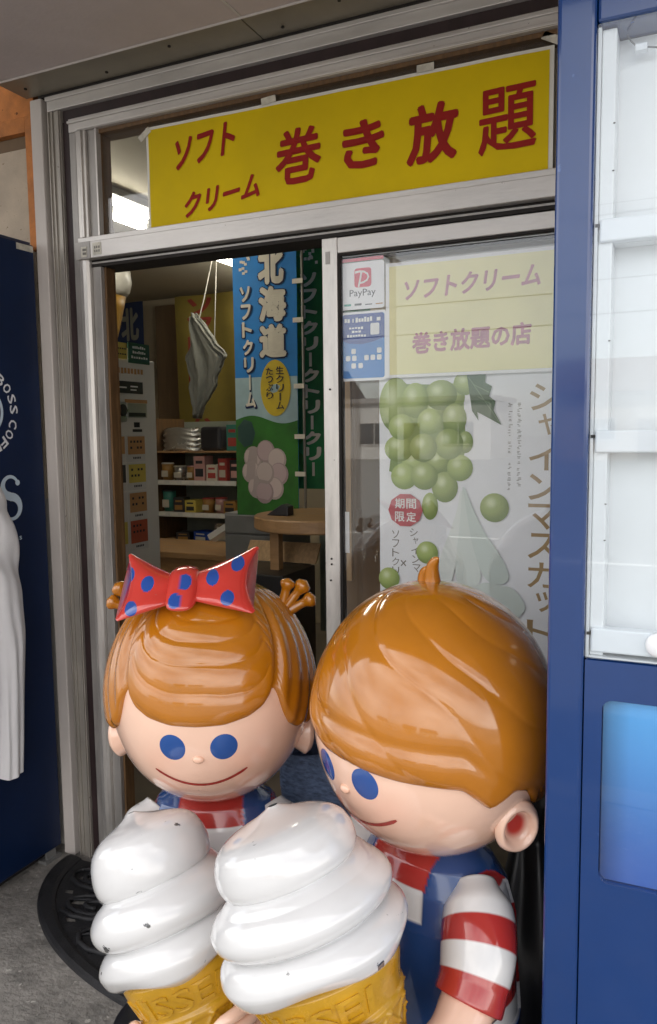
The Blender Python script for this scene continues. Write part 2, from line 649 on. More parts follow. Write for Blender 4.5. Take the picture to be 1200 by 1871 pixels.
build('header_core', MB().box((-1.90, .035, 2.345), (.17, .135, 2.529)), 'dark_gap', shop)
# soffit panels with caulked joints, flashing strip above the frame
z0 = 2.436
for i, (xa, xb) in enumerate(((-1.905, -1.052), (-1.046, .10), (.106, 1.6), (1.606, 3.0))):
    mb = MB().box((xa, -1.62, z0), (xb, -.142, z0 + .05))
    build('soffit_panel', mb, 'soffit', shop, bevel=.003)
build('soffit_joint', MB().box((-1.0525, -1.6, z0 - .0008), (-1.0455, -.145, z0 + .03)), 'caulk', shop)
for xa, xb in ((-1.895, -1.06), (-1.057, 1.0)):
    build('flashing', MB().box((xa, -.139, z0 + .004), (xb, -.012, z0 + .03)), 'flashing', shop, bevel=.002)
build('flashing_lip', MB().box((-1.9, -.1425, z0 - .004), (1.0, -.1395, z0 + .03)), 'caulk', shop)
build('canopy_fascia', MB().box((-1.95, -1.70, z0 - .05), (3.0, -1.622, z0 + .35)), 'post_white', shop)
build('canopy_roof', MB().box((-1.95, -1.62, z0 + .06), (3.0, -.002, z0 + .12)), 'flashing', shop)
build('side_canopy', MB().box((-6.5, -1.70, 2.75), (-1.96, -.002, 2.86)), 'soffit', shop)
for x, y in ((-1.55, -.05), (-1.30, -.095), (-.98, -.05), (-.80, -.1), (-.55, -.045), (-1.84, -.07)):
    build('screw', MB().lathe([(.0045, 0), (.0045, .003), (.0015, .004)], (x, y, z0 + .0005), 8), 'dark_gap', shop)
build('gap_strip', MB().box((-1.85, -.011, z0 - .002), (.3, .03, z0 + .03)), 'dark_gap', shop)
# header: aluminium, brown strip, aluminium frame (along x)
build('header_rail', MB().box((-1.822, -.006, 2.392), (.17, .03, 2.432)).box((-1.822, -.014, 2.420), (.17, -.0055, 2.4325)), 'alu_h', shop, bevel=.002)
build('header_strip', MB().box((-1.772, .010, 2.358), (.17, .034, 2.3915)), 'purple_brown', shop)
build('transom_frame_head', MB().box((-1.742, -.004, 2.318), (.15, .03, 2.3575)).box((-1.742, -.011, 2.342), (.15, -.0035, 2.350)).box((-1.71, -.009, 2.319), (.15, -.0036, 2.327)), 'alu_h', shop, bevel=.0018)
build('header_reveal', MB().box((-1.66, .012, 2.306), (.14, .08, 2.3175)), 'wood_brown', shop)
# left jambs (along z)
build('jamb_post', MB().box((-1.884, -.012, .0), (-1.839, .06, 2.434)), 'post_white', shop, bevel=.003)
build('jamb_gap', MB().box((-1.8387, .022, .0), (-1.8225, .06, 2.434)), 'dark_gap', shop)
mb = MB().box((-1.822, .0, .0), (-1.776, .05, 2.3915))
for x in (-1.820, -1.805, -1.781):
    mb.box((x - .002, -.006, .0), (x + .0025, .0005, 2.3915))
build('jamb_channel', mb, 'alu_old', shop, bevel=.0012)
build('jamb_strip', MB().box((-1.7757, .010, .0), (-1.7425, .05, 2.3575)), 'purple_brown', shop)
build('frame_edge', MB().box((-1.742, -.002, .0), (-1.7165, .05, 2.3175)), 'alu_dull', shop, bevel=.002)
prof = [(-1.716, .02), (-1.716, -.006), (-1.709, -.013), (-1.697, -.0155), (-1.686, -.013), (-1.679, -.006), (-1.679, .02)]
n = len(prof)
mb = MB().add([(x, y, 0) for x, y in prof] + [(x, y, 1.9365) for x, y in prof], [tuple(range(n)), tuple(range(n, 2 * n))] + [(i, (i + 1) % n, n + (i + 1) % n, n + i) for i in range(n)])
build('frame_rail', mb, 'alu', shop)
build('frame_rail', MB().box((-1.716, -.004, 2.004), (-1.679, .02, 2.3175)).box((-1.7, -.010, 2.004), (-1.69, -.0035, 2.3175)), 'alu', shop, bevel=.002)
build('frame_stop', MB().box((-1.6785, .006, .0), (-1.647, .05, 2.3175)), 'alu_dull', shop, bevel=.002)
build('frame_bead', MB().box((-1.6468, .0, 2.004), (-1.640, .02, 2.3175)), 'alu', shop, bevel=.001)
build('wood_jamb', MB().box((-1.70, .0505, .0), (-1.638, .062, 2.3055)).box((-1.646, .0205, .0), (-1.6385, .0504, 2.3058)), 'wood_brown', shop)
build('right_jamb', MB().box((.06, -.006, .0), (.17, .05, 2.3575)), 'alu', shop, bevel=.002)
# transom bar
build('transom_bar', MB().box((-1.7157, -.022, 1.9372), (.0595, .04, 1.9865)).box((-1.7157, -.012, 1.9868), (.0595, .04, 2.0035)), 'alu_h', shop, bevel=.002)
build('bar_end_cap', MB().box((-1.7162, -.0238, 1.9365), (-1.66, -.0222, 1.9868)), 'alu_dull', shop)
build('track', MB().box((-1.6785, .004, 1.916), (.0595, .10, 1.9368)), 'dark_gap', shop)
build('track_lip', MB().box((-1.6785, .0015, 1.925), (.0595, .004, 1.930)), 'alu_dull', shop)
build('threshold', MB().box((-1.72, -.03, .0), (.06, .12, .018)).box((-1.7, .02, .018), (.06, .026, .028)).box((-1.7, .07, .018), (.06, .076, .028)), 'alu_dull', shop, bevel=.002)
build('transom_pane', MB().box((-1.645, .022, 2.0037), (.0595, .026, 2.3177)), 'door_glass', shop)
# painted wood panel left of the post
build('orange_rail', MB().box((-2.7, .0, 2.352), (-1.9205, .028, 2.398)), 'orange', shop, bevel=.002)
build('orange_board', MB().box((-2.7, .006, 2.4), (-1.886, .028, 2.74)), 'orange', shop)
build('orange_stile', MB().box((-1.920, -.001, 1.99), (-1.886, .028, 2.3985)), 'orange', shop, bevel=.002)
build('painted_shadow_gap', MB().box((-2.7, .024, 2.312), (-1.921, .0295, 2.351)), 'dark_panel', shop)  # dark strip: the shadow gap under the orange rail, put into the colour
build('beige_board', MB().box((-2.7, .020, 1.2), (-1.9215, .0292, 2.3115)), 'beige_board', shop)
# small peeling stickers on the bar end
for (xa, xb, za, zb) in ((-1.693, -1.672, 1.941, 1.972), (-1.650, -1.618, 1.945, 1.980)):
    st = build('sticker', MB().box((xa, -.0252, za), (xb, -.0240, zb)) if xa < -1.66 else MB().box((xa, -.0236, za), (xb, -.0224, zb)), 'tape', shop)
    mk = MB()
    for i in range(3):
        for j in range(2):
            xx = xa + .006 + i * (xb - xa - .008) / 3
            zz = za + .007 + j * .011
            mk.box((xx, -.0258 if xa < -1.66 else -.0242, zz), (xx + .005, -.0253 if xa < -1.66 else -.0237, zz + .007))
    _small(build('sticker_print', mk, 'grey_ink', shop))

# ------------------------------------------------------------------ sliding doors
def door_leaf(y0, xa, xb, label):
    d = thing('sliding_door', label, 'door', (xa, y0, .03), group='sliding shop doors')
    y1 = y0 + .028
    build('stile', MB().box((xa, y0, .03), (xa + .044, y1, 1.915)), 'alu', d, bevel=.002)
    build('stile', MB().box((xb - .044, y0, .03), (xb, y1, 1.915)), 'alu', d, bevel=.002)
    build('rail', MB().box((xa + .0445, y0 + .001, 1.874), (xb - .0445, y1, 1.914)), 'alu_h', d, bevel=.002)
    build('rail', MB().box((xa + .0445, y0 + .001, .03), (xb - .0445, y1, .13)), 'alu_h', d, bevel=.002)
    build('gasket', MB().box((xa + .0445, y0 + .004, 1.868), (xb - .0445, y1 - .004, 1.8735)).box((xa + .0442, y0 + .004, .131), (xa + .050, y1 - .004, 1.8678)), 'dark_gap', d)
    build('pane', MB().box((xa + .0505, y0 + .012, .131), (xb - .0445, y0 + .016, 1.8675)), 'door_glass', d)
    return d


front_leaf = door_leaf(.006, -.904, .058, 'front glazed aluminium sliding door leaf hung with posters')
build('worn_patch', MB().box((-.893, .0048, 1.848), (-.880, .0058, 1.880)), 'alu_dull', front_leaf)
for z in (1.52, 1.06, 1.045, 1.00, .83):
    build('screw', MB().lathe([(.0028, 0), (.0028, .002)], (0, 0, 0), 8), 'dark_gap', front_leaf)
    so = bpy.data.objects[[o.name for o in front_leaf.children if o.name.startswith('screw')][-1]]
    so.rotation_euler = (R(90), 0, 0)
    so.location = Vector((-.884 + random.uniform(-.004, .004), .0055, z)) - front_leaf.location
door_leaf(.064, -.926, .030, 'rear aluminium sliding door leaf slid open behind the front one')

# ------------------------------------------------------------------ big yellow sign in the transom
F = FY(.0195)
sign = thing('banner_sign', 'wide yellow paper banner with red Japanese lettering over the doorway', 'sign', (-.89, .02, 2.0))


def wav(x, z):
    return .0026 * mnoise.noise((x * 4, z * 6, 3.1)) + .0007 * sin(x * 31 + z * 12)


def sheet_grid(a0, z0_, a1, z1_, y, th, fn, dz=0.0):
    g = MB()
    g.grid(lambda u, v: (a0 + (a1 - a0) * u, y - fn(a0 + (a1 - a0) * u, z0_ + (z1_ - z0_) * v), z0_ + (z1_ - z0_) * v + dz * (u - .5)), 40, 12)
    g.grid(lambda u, v: (a0 + (a1 - a0) * u, y + th, z0_ + (z1_ - z0_) * v + dz * (u - .5)), 40, 12)
    return g


build('backing_sheet', sheet_grid(-1.470, 1.9985, -.312, 2.2895, .0165, .002, wav, -.007), 'sign_white', sign, smooth=True)
build('yellow_sheet', sheet_grid(-1.461, 2.005, -.322, 2.281, .0150, .0012, wav, -.007), 'sign_yellow', sign, smooth=True)
F = lambda a, b_, d=0.: (a, .0150 - wav(a, b_) - d, b_)
for body, box_, sh, sk in (('ソフト', (-1.366, 2.168, -1.167, 2.256), .2, .12), ('クリーム', (-1.339, 2.036, -1.092, 2.104), .2, .12),
                           ('巻', (-1.042, 2.068, -.905, 2.212), .05, .03), ('き', (-.845, 2.080, -.728, 2.200), .0, .03),
                           ('放', (-.670, 2.066, -.536, 2.209), .05, .03), ('題', (-.487, 2.064, -.349, 2.214), .0, .03)):
    build('lettering', fit_text(MB(), body, F, *box_, d=.0018, bold={'題': .016, '巻': .024}.get(body, .036), shear=sh, skew=sk), 'sign_red', sign)
for i, (x, z, r_) in enumerate(((-1.472, 2.275, .6), (-.318, 2.300, -.5), (-1.06, 2.297, 0.1), (-.62, 2.294, 0))):
    mb = MB()
    mb.prism([(x + p * cos(r_) - q * sin(r_), z + p * sin(r_) + q * cos(r_)) for p, q in rect(-.022, -.009, .022, .009)], FY(.0145), .001, .0025)
    build('tape_strip', mb, 'tape', sign)

# ------------------------------------------------------------------ posters behind the front door glass
YP = .0300
notice = thing('paper_notice', 'pale yellow paper notice with faded pink lettering behind the door glass', 'poster', (-.52, YP, 1.55))
build('backing_sheet', MB().prism(rect(-.732, 1.545, -.300, 1.838), FY(YP), 0, .001), 'paper_white', notice)
build('yellow_sheet', MB().prism(rect(-.722, 1.553, -.306, 1.829), FY(YP), .0012, .002), 'faded_yellow', notice)
build('lettering', fit_text(MB(), 'ソフトクリーム', FY(YP), -.680, 1.745, -.337, 1.798, d=.0026, bold=.03, shear=.15, skew=.03), 'faded_pink', notice)
build('lettering', fit_text(MB(), '巻き放題の店', FY(YP), -.660, 1.607, -.357, 1.662, d=.0026, bold=.035, skew=.03), 'faded_pink', notice)

pay = thing('payment_card', 'white payment sticker with red square letter logo on the door glass', 'sticker', (-.796, YP, 1.73))
build('card', MB().prism(rrect(-.861, 1.728, -.736, 1.850, .008), FY(YP), 0, .0015), 'paper_white', pay)
build('red_edge', MB().prism(rect(-.859, 1.8525, -.738, 1.8605), FY(YP), 0, .0015), 'pay_red', pay)
build('logo_square', MB().prism(rrect(-.820, 1.785, -.772, 1.834, .008), FY(YP), .0017, .0022), 'pay_red', pay)
mb = MB()
arc = [(-.818, 1.824), (-.805, 1.8255), (-.792, 1.824), (-.783, 1.818), (-.780, 1.810), (-.784, 1.802), (-.794, 1.797), (-.806, 1.795)]
s_ = strip(arc, [.006, .0055, .005, .005, .005, .005, .005, .004], FY(YP), .0026)
mb.add(s_.v, s_.f)
s_ = strip([(-.7995, 1.824), (-.803, 1.806), (-.808, 1.786)], .005, FY(YP), .0027)
mb.add(s_.v, s_.f)
build('logo_letter', mb, 'ink_white', pay)
build('lettering', fit_text(MB(), 'PayPay', FY(YP), -.834, 1.757, -.760, 1.780, d=.002, bold=.0), 'ink_black', pay)
mb = MB(); cols = [(.05, .4, .3), (.1, .1, .1), (.1, .1, .1), (.5, .25, .05)]
for i, x in enumerate((-.850, -.820, -.790, -.760)):
    mb.flat(rect(x, 1.738, x + .020, 1.7405 + .003 * (i < 2)), FY(YP), .002, cols[i])
_small(build('small_print', mb, 'print', pay))

idc = thing('blue_sticker', 'blue payment sticker with rows of small white squares on the door glass', 'sticker', (-.795, YP, 1.545))
build('card', MB().prism(rrect(-.860, 1.541, -.731, 1.722, .008), FY(YP), 0, .0015), 'paper_white', idc)
build('blue_field', MB().prism(rrect(-.855, 1.548, -.736, 1.716, .006), FY(YP), .0017, .0021), 'card_sky', idc)
build('dark_field', MB().prism([(-.8548, 1.648), (-.835, 1.640), (-.80, 1.637), (-.765, 1.643), (-.7362, 1.652), (-.7362, 1.709), (-.742, 1.7158), (-.849, 1.7158), (-.8548, 1.709)], FY(YP), .0022, .0026), 'card_blue', idc)
mb = MB()
for x0_, x1_, z_, h_ in ((-.849, -.832, 1.695, .012), (-.826, -.822, 1.695, .012), (-.817, -.768, 1.695, .012), (-.757, -.744, 1.696, .010), (-.836, -.794, 1.677, .006), (-.828, -.800, 1.668, .005),
                     (-.842, -.786, 1.657, .006)):
    k = max(1, int((x1_ - x0_) / .007))
    for i in range(k):
        w_ = (x1_ - x0_) / k
        mb.flat(rect(x0_ + i * w_, z_ + random.uniform(-.001, .001), x0_ + (i + .8) * w_, z_ + h_ * random.uniform(.7, 1.1)), FY(YP), .0029)
for r_, (z_, xs) in enumerate(((1.612, (-.83, -.757)), (1.594, (-.846, -.828, -.793, -.775, -.757)), (1.574, (-.83, -.81)))):
    for x in xs:
        mb.flat(rrect(x, z_, x + .013, z_ + .014, .003, 2), FY(YP), .0029)
mb.flat(rrect(-.775, 1.660, -.750, 1.690, .004), FY(YP), .0029)
_small(build('small_print', mb, 'ink_white', idc))

# grape poster
gp = thing('grape_poster', 'tall white poster of green grapes and soft ice cream behind the door glass', 'poster', (-.53, .034, .85))
YG = .0440
build('sheet', MB().prism(rect(-.757, .80, -.16, 1.556), FY(YG), 0, .001), 'poster_white', gp)
grapes = [(-.711, 1.475, .046, .072), (-.656, 1.485, .037, .046), (-.587, 1.497, .043, .039), (-.523, 1.525, .031, .030), (-.694, 1.417, .036, .034), (-.615, 1.430, .035, .034), (-.551, 1.436, .032, .039),
          (-.702, 1.360, .040, .035), (-.634, 1.362, .038, .037), (-.565, 1.371, .038, .040), (-.522, 1.376, .020, .028), (-.687, 1.287, .037, .035), (-.631, 1.288, .037, .036), (-.576, 1.260, .035, .040),
          (-.536, 1.310, .034, .034), (-.616, 1.209, .022, .036), (-.446, 1.210, .037, .037), (-.623, 1.086, .030, .030), (-.73, 1.01, .03, .03), (-.60, 1.455, .034, .036), (-.66, 1.325, .034, .034), (-.595, 1.325, .034, .034), (-.665, 1.45, .033, .033), (-.56, 1.49, .036, .036)]
order = [20, 21, 22, 19, 23, 0, 3, 15, 2, 6, 10, 13, 14, 9, 7, 11, 1, 4, 5, 8, 12, 16, 17, 18]


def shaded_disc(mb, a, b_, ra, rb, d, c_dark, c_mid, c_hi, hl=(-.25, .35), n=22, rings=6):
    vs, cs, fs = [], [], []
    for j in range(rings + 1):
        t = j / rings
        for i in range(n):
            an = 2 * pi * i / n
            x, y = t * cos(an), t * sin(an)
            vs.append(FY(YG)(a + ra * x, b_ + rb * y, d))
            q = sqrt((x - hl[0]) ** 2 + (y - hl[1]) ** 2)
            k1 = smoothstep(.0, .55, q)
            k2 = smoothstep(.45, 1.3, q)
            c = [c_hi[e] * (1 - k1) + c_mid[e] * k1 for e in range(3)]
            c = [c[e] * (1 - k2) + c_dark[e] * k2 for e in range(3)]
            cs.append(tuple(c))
    for j in range(rings):
        for i in range(n):
            fs.append((j * n + i, j * n + (i + 1) % n, (j + 1) * n + (i + 1) % n, (j + 1) * n + i))
    mb.add(vs, fs, cs)


mb = MB()
mb.flat([(-.73, 1.30), (-.56, 1.24), (-.52, 1.36), (-.53, 1.52), (-.70, 1.53)], FY(YG), .0012, (.24, .34, .11))
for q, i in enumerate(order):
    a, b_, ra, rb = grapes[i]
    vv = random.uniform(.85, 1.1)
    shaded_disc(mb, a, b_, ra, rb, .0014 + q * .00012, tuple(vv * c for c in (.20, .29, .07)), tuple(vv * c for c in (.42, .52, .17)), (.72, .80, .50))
mb.flat([(-.52, 1.553), (-.470, 1.553), (-.472, 1.525), (-.455, 1.515), (-.462, 1.490), (-.446, 1.478), (-.450, 1.455), (-.430, 1.418), (-.470, 1.440), (-.492, 1.452), (-.488, 1.43), (-.505, 1.455), (-.512, 1.50)], FY(YG), .0042, (.055, .12, .05))
mb.flat([(-.72, 1.553), (-.66, 1.575), (-.60, 1.575), (-.55, 1.553)], FY(YG), .0042, (.25, .22, .05))
for p_, q_ in (((-.515, 1.54), (-.435, 1.425)), ((-.50, 1.52), (-.462, 1.50)), ((-.49, 1.49), (-.455, 1.47))):
    s_ = strip([p_, q_], .0018, FY(YG), .0046)
    mb.add(s_.v, s_.f, (.18, .28, .15))
_small(build('grape_print', mb, 'print', gp))
mb = MB()
swirl = [[(-.530, 1.262), (-.5245, 1.262), (-.517, 1.245), (-.500, 1.205), (-.470, 1.143), (-.440, 1.105), (-.418, 1.068), (-.406, 1.038), (-.412, 1.02), (-.43, 1.012), (-.47, 1.02), (-.500, 1.10), (-.515, 1.18), (-.524, 1.24)],
         [(-.530, 1.262), (-.524, 1.24), (-.515, 1.18), (-.500, 1.10), (-.47, 1.02), (-.52, .99), (-.55, 1.02), (-.540, 1.12), (-.532, 1.20)],
         [(-.530, 1.262), (-.532, 1.20), (-.540, 1.12), (-.55, 1.02), (-.58, .98), (-.60, 1.03), (-.585, 1.085), (-.555, 1.16), (-.540, 1.21), (-.536, 1.24)],
         [(-.60, 1.03), (-.58, .98), (-.52, .99), (-.47, 1.02), (-.43, 1.012), (-.40, 1.01), (-.375, .985), (-.36, .95), (-.42, .90), (-.55, .90), (-.62, .95)]]


def chaikin(pl):
    for _ in range(2):
        pl = [q for a, b_ in zip(pl, pl[1:] + pl[:1]) for q in ((a[0] * .75 + b_[0] * .25, a[1] * .75 + b_[1] * .25), (a[0] * .25 + b_[0] * .75, a[1] * .25 + b_[1] * .75))]
    return pl


for i, (pl, c) in enumerate(zip([chaikin(p_) for p_ in swirl], ((.62, .70, .66), (.70, .76, .72), (.78, .82, .79), (.64, .71, .67)))):
    mb.flat(pl, FY(YG), .0048 + .0002 * i, c)
build('ice_cream_print', mb, 'print', gp)
build('stamp', MB().prism(disc(-.683, 1.197, .048, .045, 10), FY(YG), .005, .0053), 'mouth_red', gp)
M['stamp_red'] = mat('stamp_red', (.52, .12, .14), .5, var=.15, scale=20)
gp.children[-1].data.materials[0] = M['stamp_red']
mb = MB()
for ch, (a, b_) in zip('期間限定', ((-.712, 1.201), (-.680, 1.201), (-.712, 1.166), (-.680, 1.166))):
    fit_text(mb, ch, FY(YG), a, b_, a + .027, b_ + .027, d=.0058, bold=.015)
build('lettering', mb, 'ink_white', gp)
build('lettering', v_text(MB(), 'シャインマスカット', FY(YG), -.362, -.290, 1.522, .86, d=.0014, bold=.012), 'gold_ink', gp)
build('lettering', v_text(MB(), 'ソフトクリーム', FY(YG), -.722, -.702, 1.143, .97, d=.0014, bold=.0), 'grey_ink', gp)
build('lettering', v_text(MB(), 'シャインマ', FY(YG), -.672, -.650, 1.150, 1.03, d=.0014, bold=.0, shift=.002), 'grey_ink', gp)
build('lettering', fit_text(MB(), '×', FY(YG), -.698, 1.045, -.682, 1.062, d=.0014, bold=.0), 'grey_ink', gp)
mb = MB()
for a, top, bot in ((-.392, 1.472, 1.262), (-.415, 1.472, 1.250)):
    z_ = top
    while z_ > bot:
        for k in range(3):
            if random.random() < .75:
                w0 = random.uniform(0, .004)
                mb.flat(rect(a + w0, z_ - .0016, a + w0 + random.uniform(.004, .009), z_), FY(YG), .0014)
            z_ -= .0034
        z_ -= .003
_small(build('small_print', mb, 'grey_ink', gp))

# cardboard and a white label inside behind the glass
cb = thing('cardboard_sheet', 'brown cardboard strips standing inside behind the glass below the blue sticker', 'cardboard', (-.83, .30, 1.0))
mb = MB()
for i in range(5):
    x = -1.012 + i * .016
    build('slat', MB().box((x, .26 + .004 * (i % 2), .95), (x + .0145, .275 + .004 * (i % 2), 1.60 - .02 * (i % 3))), 'cardboard', cb, bevel=.001)
tag(build('shelf_box', MB().box((-1.06, .40, .80), (-.78, .60, 1.62)), 'dark_panel', bevel=.004), 'dark brown cabinet inside behind the cardboard strips', 'cabinet')
tag(build('price_label', MB().box((-.86, .030, 1.075), (-.842, .0315, 1.188)), 'paper_white'), 'small blank white label stuck low on the door glass', 'label')

# ------------------------------------------------------------------ vending machine on the right (blue, empty window)
vm = thing('vending_machine', 'bright blue vending machine with empty white display window at right', 'vending machine', (.33, -.45, 0))
YF = -.82
X0, X1, ZT = -.175, .86, 2.03
build('cabinet', MB().box((X0 + .004, YF + .095, .03), (X1 - .004, -.13, ZT - .01)), 'blue_machine', vm, bevel=.006)
build('door_stile', MB().box((X0, YF, .05), (-.1253, YF + .094, ZT)), 'blue_machine', vm, bevel=.006, seg=3)
build('door_stile', MB().box((.80, YF, .05), (X1, YF + .094, ZT)), 'blue_machine', vm, bevel=.006)
build('door_head', MB().box((-.1245, YF + .002, 1.9215), (.7995, YF + .094, ZT)), 'blue_machine', vm, bevel=.004)
# lower door with the poster recess
PA, PB, QA, QB = -.1, .62, .764, 1.03
mb = MB()
outer = [(-.1238, .05), (.7992, .05), (.7992, 1.0845), (-.1238, 1.0845)]
inner = rrect(PA, QA, PB, QB, .014, 5)
Fm = FY(YF + .004)
k = len(inner)
bmq = [Fm(a, b_, 0) for a, b_ in outer] + [Fm(a, b_, 0) for a, b_ in inner] + [Fm(a, b_, -.012) for a, b_ in inner]
fs = []
corner_of = [2, 3, 0, 1]
for s in range(4):
    base = s * 6
    for i in range(5):
        fs.append((corner_of[s], 4 + base + i, 4 + base + i + 1))
    nxt = (base + 6) % k
    fs.append((corner_of[s], 4 + base + 5, 4 + nxt, corner_of[(s + 1) % 4]))
fs += [(4 + i, 4 + (i + 1) % k, 4 + k + (i + 1) % k, 4 + k + i) for i in range(k)]
mb.add(bmq, fs)
mb.box((-.1238, YF + .018, .05), (.7992, YF + .09, 1.0845))
build('lower_door', mb, 'blue_machine', vm)
# printed blue gradient poster behind a clear sheet
mb = MB()


def grad(u, v, p):
    q = smoothstep(0, 1, v * .75 + u * .35)
    c0, c1 = (.06, .15, .50), (.14, .52, .98)
    e = .55 + .45 * smoothstep(0, .06, u)
    return tuple((c0[i] * (1 - q) + c1[i] * q) * e for i in range(3))


mb.grid(lambda u, v: (PA + .001 + (PB - PA - .002) * u, YF + .0150, QA + .001 + (QB - QA - .002) * v), 40, 20, col=grad)
build('poster_print', mb, 'print', vm)
build('poster_cover', MB().prism(rrect(PA + .001, QA + .001, PB - .001, QB - .001, .013, 5), FY(YF + .0115), 0, .001), 'machine_glass', vm)
# white display bay
build('bay_side', MB().box((-.1245, YF + .014, 1.086), (-.1205, YF + .094, 1.9205)), 'machine_white', vm)
build('bay_side', MB().box((.796, YF + .014, 1.086), (.7995, YF + .094, 1.9205)), 'machine_white', vm)
build('bay_back', MB().box((-.1203, YF + .062, 1.088), (.7957, YF + .094, 1.9195)), 'machine_white', vm)
build('bay_liner', MB().box((-.1202, YF + .020, 1.088), (-.102, YF + .0615, 1.9195)), 'machine_white', vm, bevel=.002)
build('bay_floor', MB().box((-.1203, YF + .014, 1.0855), (.7957, YF + .0615, 1.0878)), 'machine_white', vm)
for za, zb in ((1.649, 1.679), (1.371, 1.401), (1.094, 1.128)):
    build('price_rail', MB().box((-.118, YF + .012, za), (.794, YF + .032, zb)), 'machine_rail', vm, bevel=.0025)
    build('rail_clip', MB().box((-.1235, YF + .0125, zb - .010), (-.1183, YF + .02, zb - .006)), 'dark_gap', vm)
    build('display_step', MB().box((-.1015, YF + .033, za), (.79, YF + .0615, za + .006)), 'machine_white', vm)
for z in (1.80, 1.74, 1.52, 1.30, 1.25):
    build('screw', MB().lathe([(.0014, 0), (.0014, .001)], (-.103, YF + .019, z), 8), 'dark_gap', vm)
build('window_pane', MB().box((-.1243, YF + .0065, 1.0862), (.7993, YF + .0095, 1.9212)), 'machine_glass', vm)
build('button', MB().lathe([(.017, 0), (.017, .006), (.014, .010), (.003, .0115)], (0, 0, 0), 24), 'machine_rail', vm, smooth=True)
bt = vm.children[-1]
bt = [o for o in vm.children if o.name.startswith('button')][0]
bt.rotation_euler = (R(90), 0, 0)
bt.location = Vector((-.030, YF + .012, 1.113)) - vm.location
wire = [(-.092, YF + .045, 1.9185), (-.087, YF + .047, 1.910), (-.08, YF + .044, 1.901), (-.072, YF + .042, 1.898), (-.05, YF + .045, 1.894), (.0, YF + .05, 1.893), (.05, YF + .05, 1.918)]
build('lamp_wire', MB().tube(wire, .0011, 6), 'grey_metal', vm, smooth=True)
build('wire_connector', MB().box((-.0815, YF + .037, 1.8925), (-.0665, YF + .047, 1.9015)), 'machine_rail', vm, bevel=.001)
build('base_plinth', MB().box((X0 + .02, YF + .03, .0), (X1 - .02, -.15, .05)), 'dark_gap', vm)

# ------------------------------------------------------------------ vending machine on the left (navy side seen)
vl = thing('vending_machine', 'dark navy vending machine with white coffee lettering on its side at left', 'vending machine', (-2.3, -.38, 0))
XS = -1.886
build('cabinet', MB().box((-2.80, -.74, .035), (XS, -.020, 1.999)), 'navy_machine', vl, bevel=.006, seg=3)
build('top_trim', MB().box((-2.79, -.73, 1.9995), (XS - .006, -.03, 2.006)), 'navy_top', vl)
build('plinth', MB().box((-2.76, -.70, .0), (XS - .04, -.06, .034)), 'dark_gap', vl)
build('bracket_foot', MB().box((XS - .03, -.10, .0), (XS + .006, -.03, .010)).box((XS - .012, -.085, .010), (XS - .004, -.045, .034)), 'grey_metal', vl)
build('sticker', MB().box((XS, -.092, 1.975), (XS + .001, -.025, 1.994)), 'tape', vl)
Fs = FX(XS)
cyc, czc, rad = -.253, 1.480, .118
mb = MB()
word = 'BOSS COFFEE'
a0 = 66
for i, ch in enumerate(word):
    if ch == ' ':
        continue
    an = R((52, 36, 19, 3, 0, -19, -36, -52, -66, -80, -94)[i])
    ca, cb_ = cyc + rad * cos(an), czc + rad * sin(an)
    fit_text(mb, ch, Fs, ca - .013, cb_ - .0155, ca + .013, cb_ + .0155, d=.0012, bold=.03, rot=an - pi / 2)
build('lettering', mb, 'logo_white', vl)
mb = MB()
rg = [(cyc + .072 * cos(2 * pi * i / 64), czc + .072 * sin(2 * pi * i / 64)) for i in range(65)]
s_ = strip(rg, .010, Fs, .0012)
build('emblem_ring', mb.add(s_.v, s_.f), 'logo_silver', vl)
# big wordmark: the final S drawn as a swelling ribbon
mb = MB()
for j, ch in enumerate('BOS'):
    fit_text(mb, ch, Fs, -.545 + j * .112, 1.152, -.452 + j * .112, 1.288, d=.0012, bold=.03)
sp = []
sw = []
for i in range(41):
    t = i / 40
    if t < .5:
        an = R(20 + 250 * (t / .5))
        p_ = (-.163 + .030 * cos(an), 1.2525 + .030 * sin(an))
    else:
        an = R(90 - 250 * ((t - .5) / .5))
        p_ = (-.163 + .034 * cos(an), 1.1865 + .034 * sin(an))
    sp.append(p_)
    sw.append(.009 + .017 * exp(-((t - .5) / .22) ** 2))
s_ = strip(sp, sw, Fs, .0012)
mb.add(s_.v, s_.f)
for p_ in (sp[0], sp[-1]):
    mb.flat(disc(p_[0], p_[1], .009, .009, 12), Fs, .0014)
build('wordmark', mb, 'logo_silver', vl)
build('lettering', fit_text(MB(), 's', Fs, -.138, 1.085, -.128, 1.097, d=.0012, bold=.01), 'logo_silver', vl)

# ------------------------------------------------------------------ white garment hanging beside the navy machine
sh = thing('hanging_shirt', 'white cotton shirt hanging at the left edge before the navy machine', 'shirt', (-1.83, -.4, .4))
edge = [(.395, -.236), (.5, -.226), (.65, -.214), (.82, -.200), (.95, -.203), (1.05, -.210), (1.15, -.222), (1.21, -.238), (1.26, -.265), (1.30, -.30), (1.33, -.34)]
inn = [(.395, -.318), (.5, -.308), (.65, -.298), (.78, -.292), (.95, -.32), (1.05, -.34), (1.15, -.36), (1.30, -.40), (1.33, -.41)]


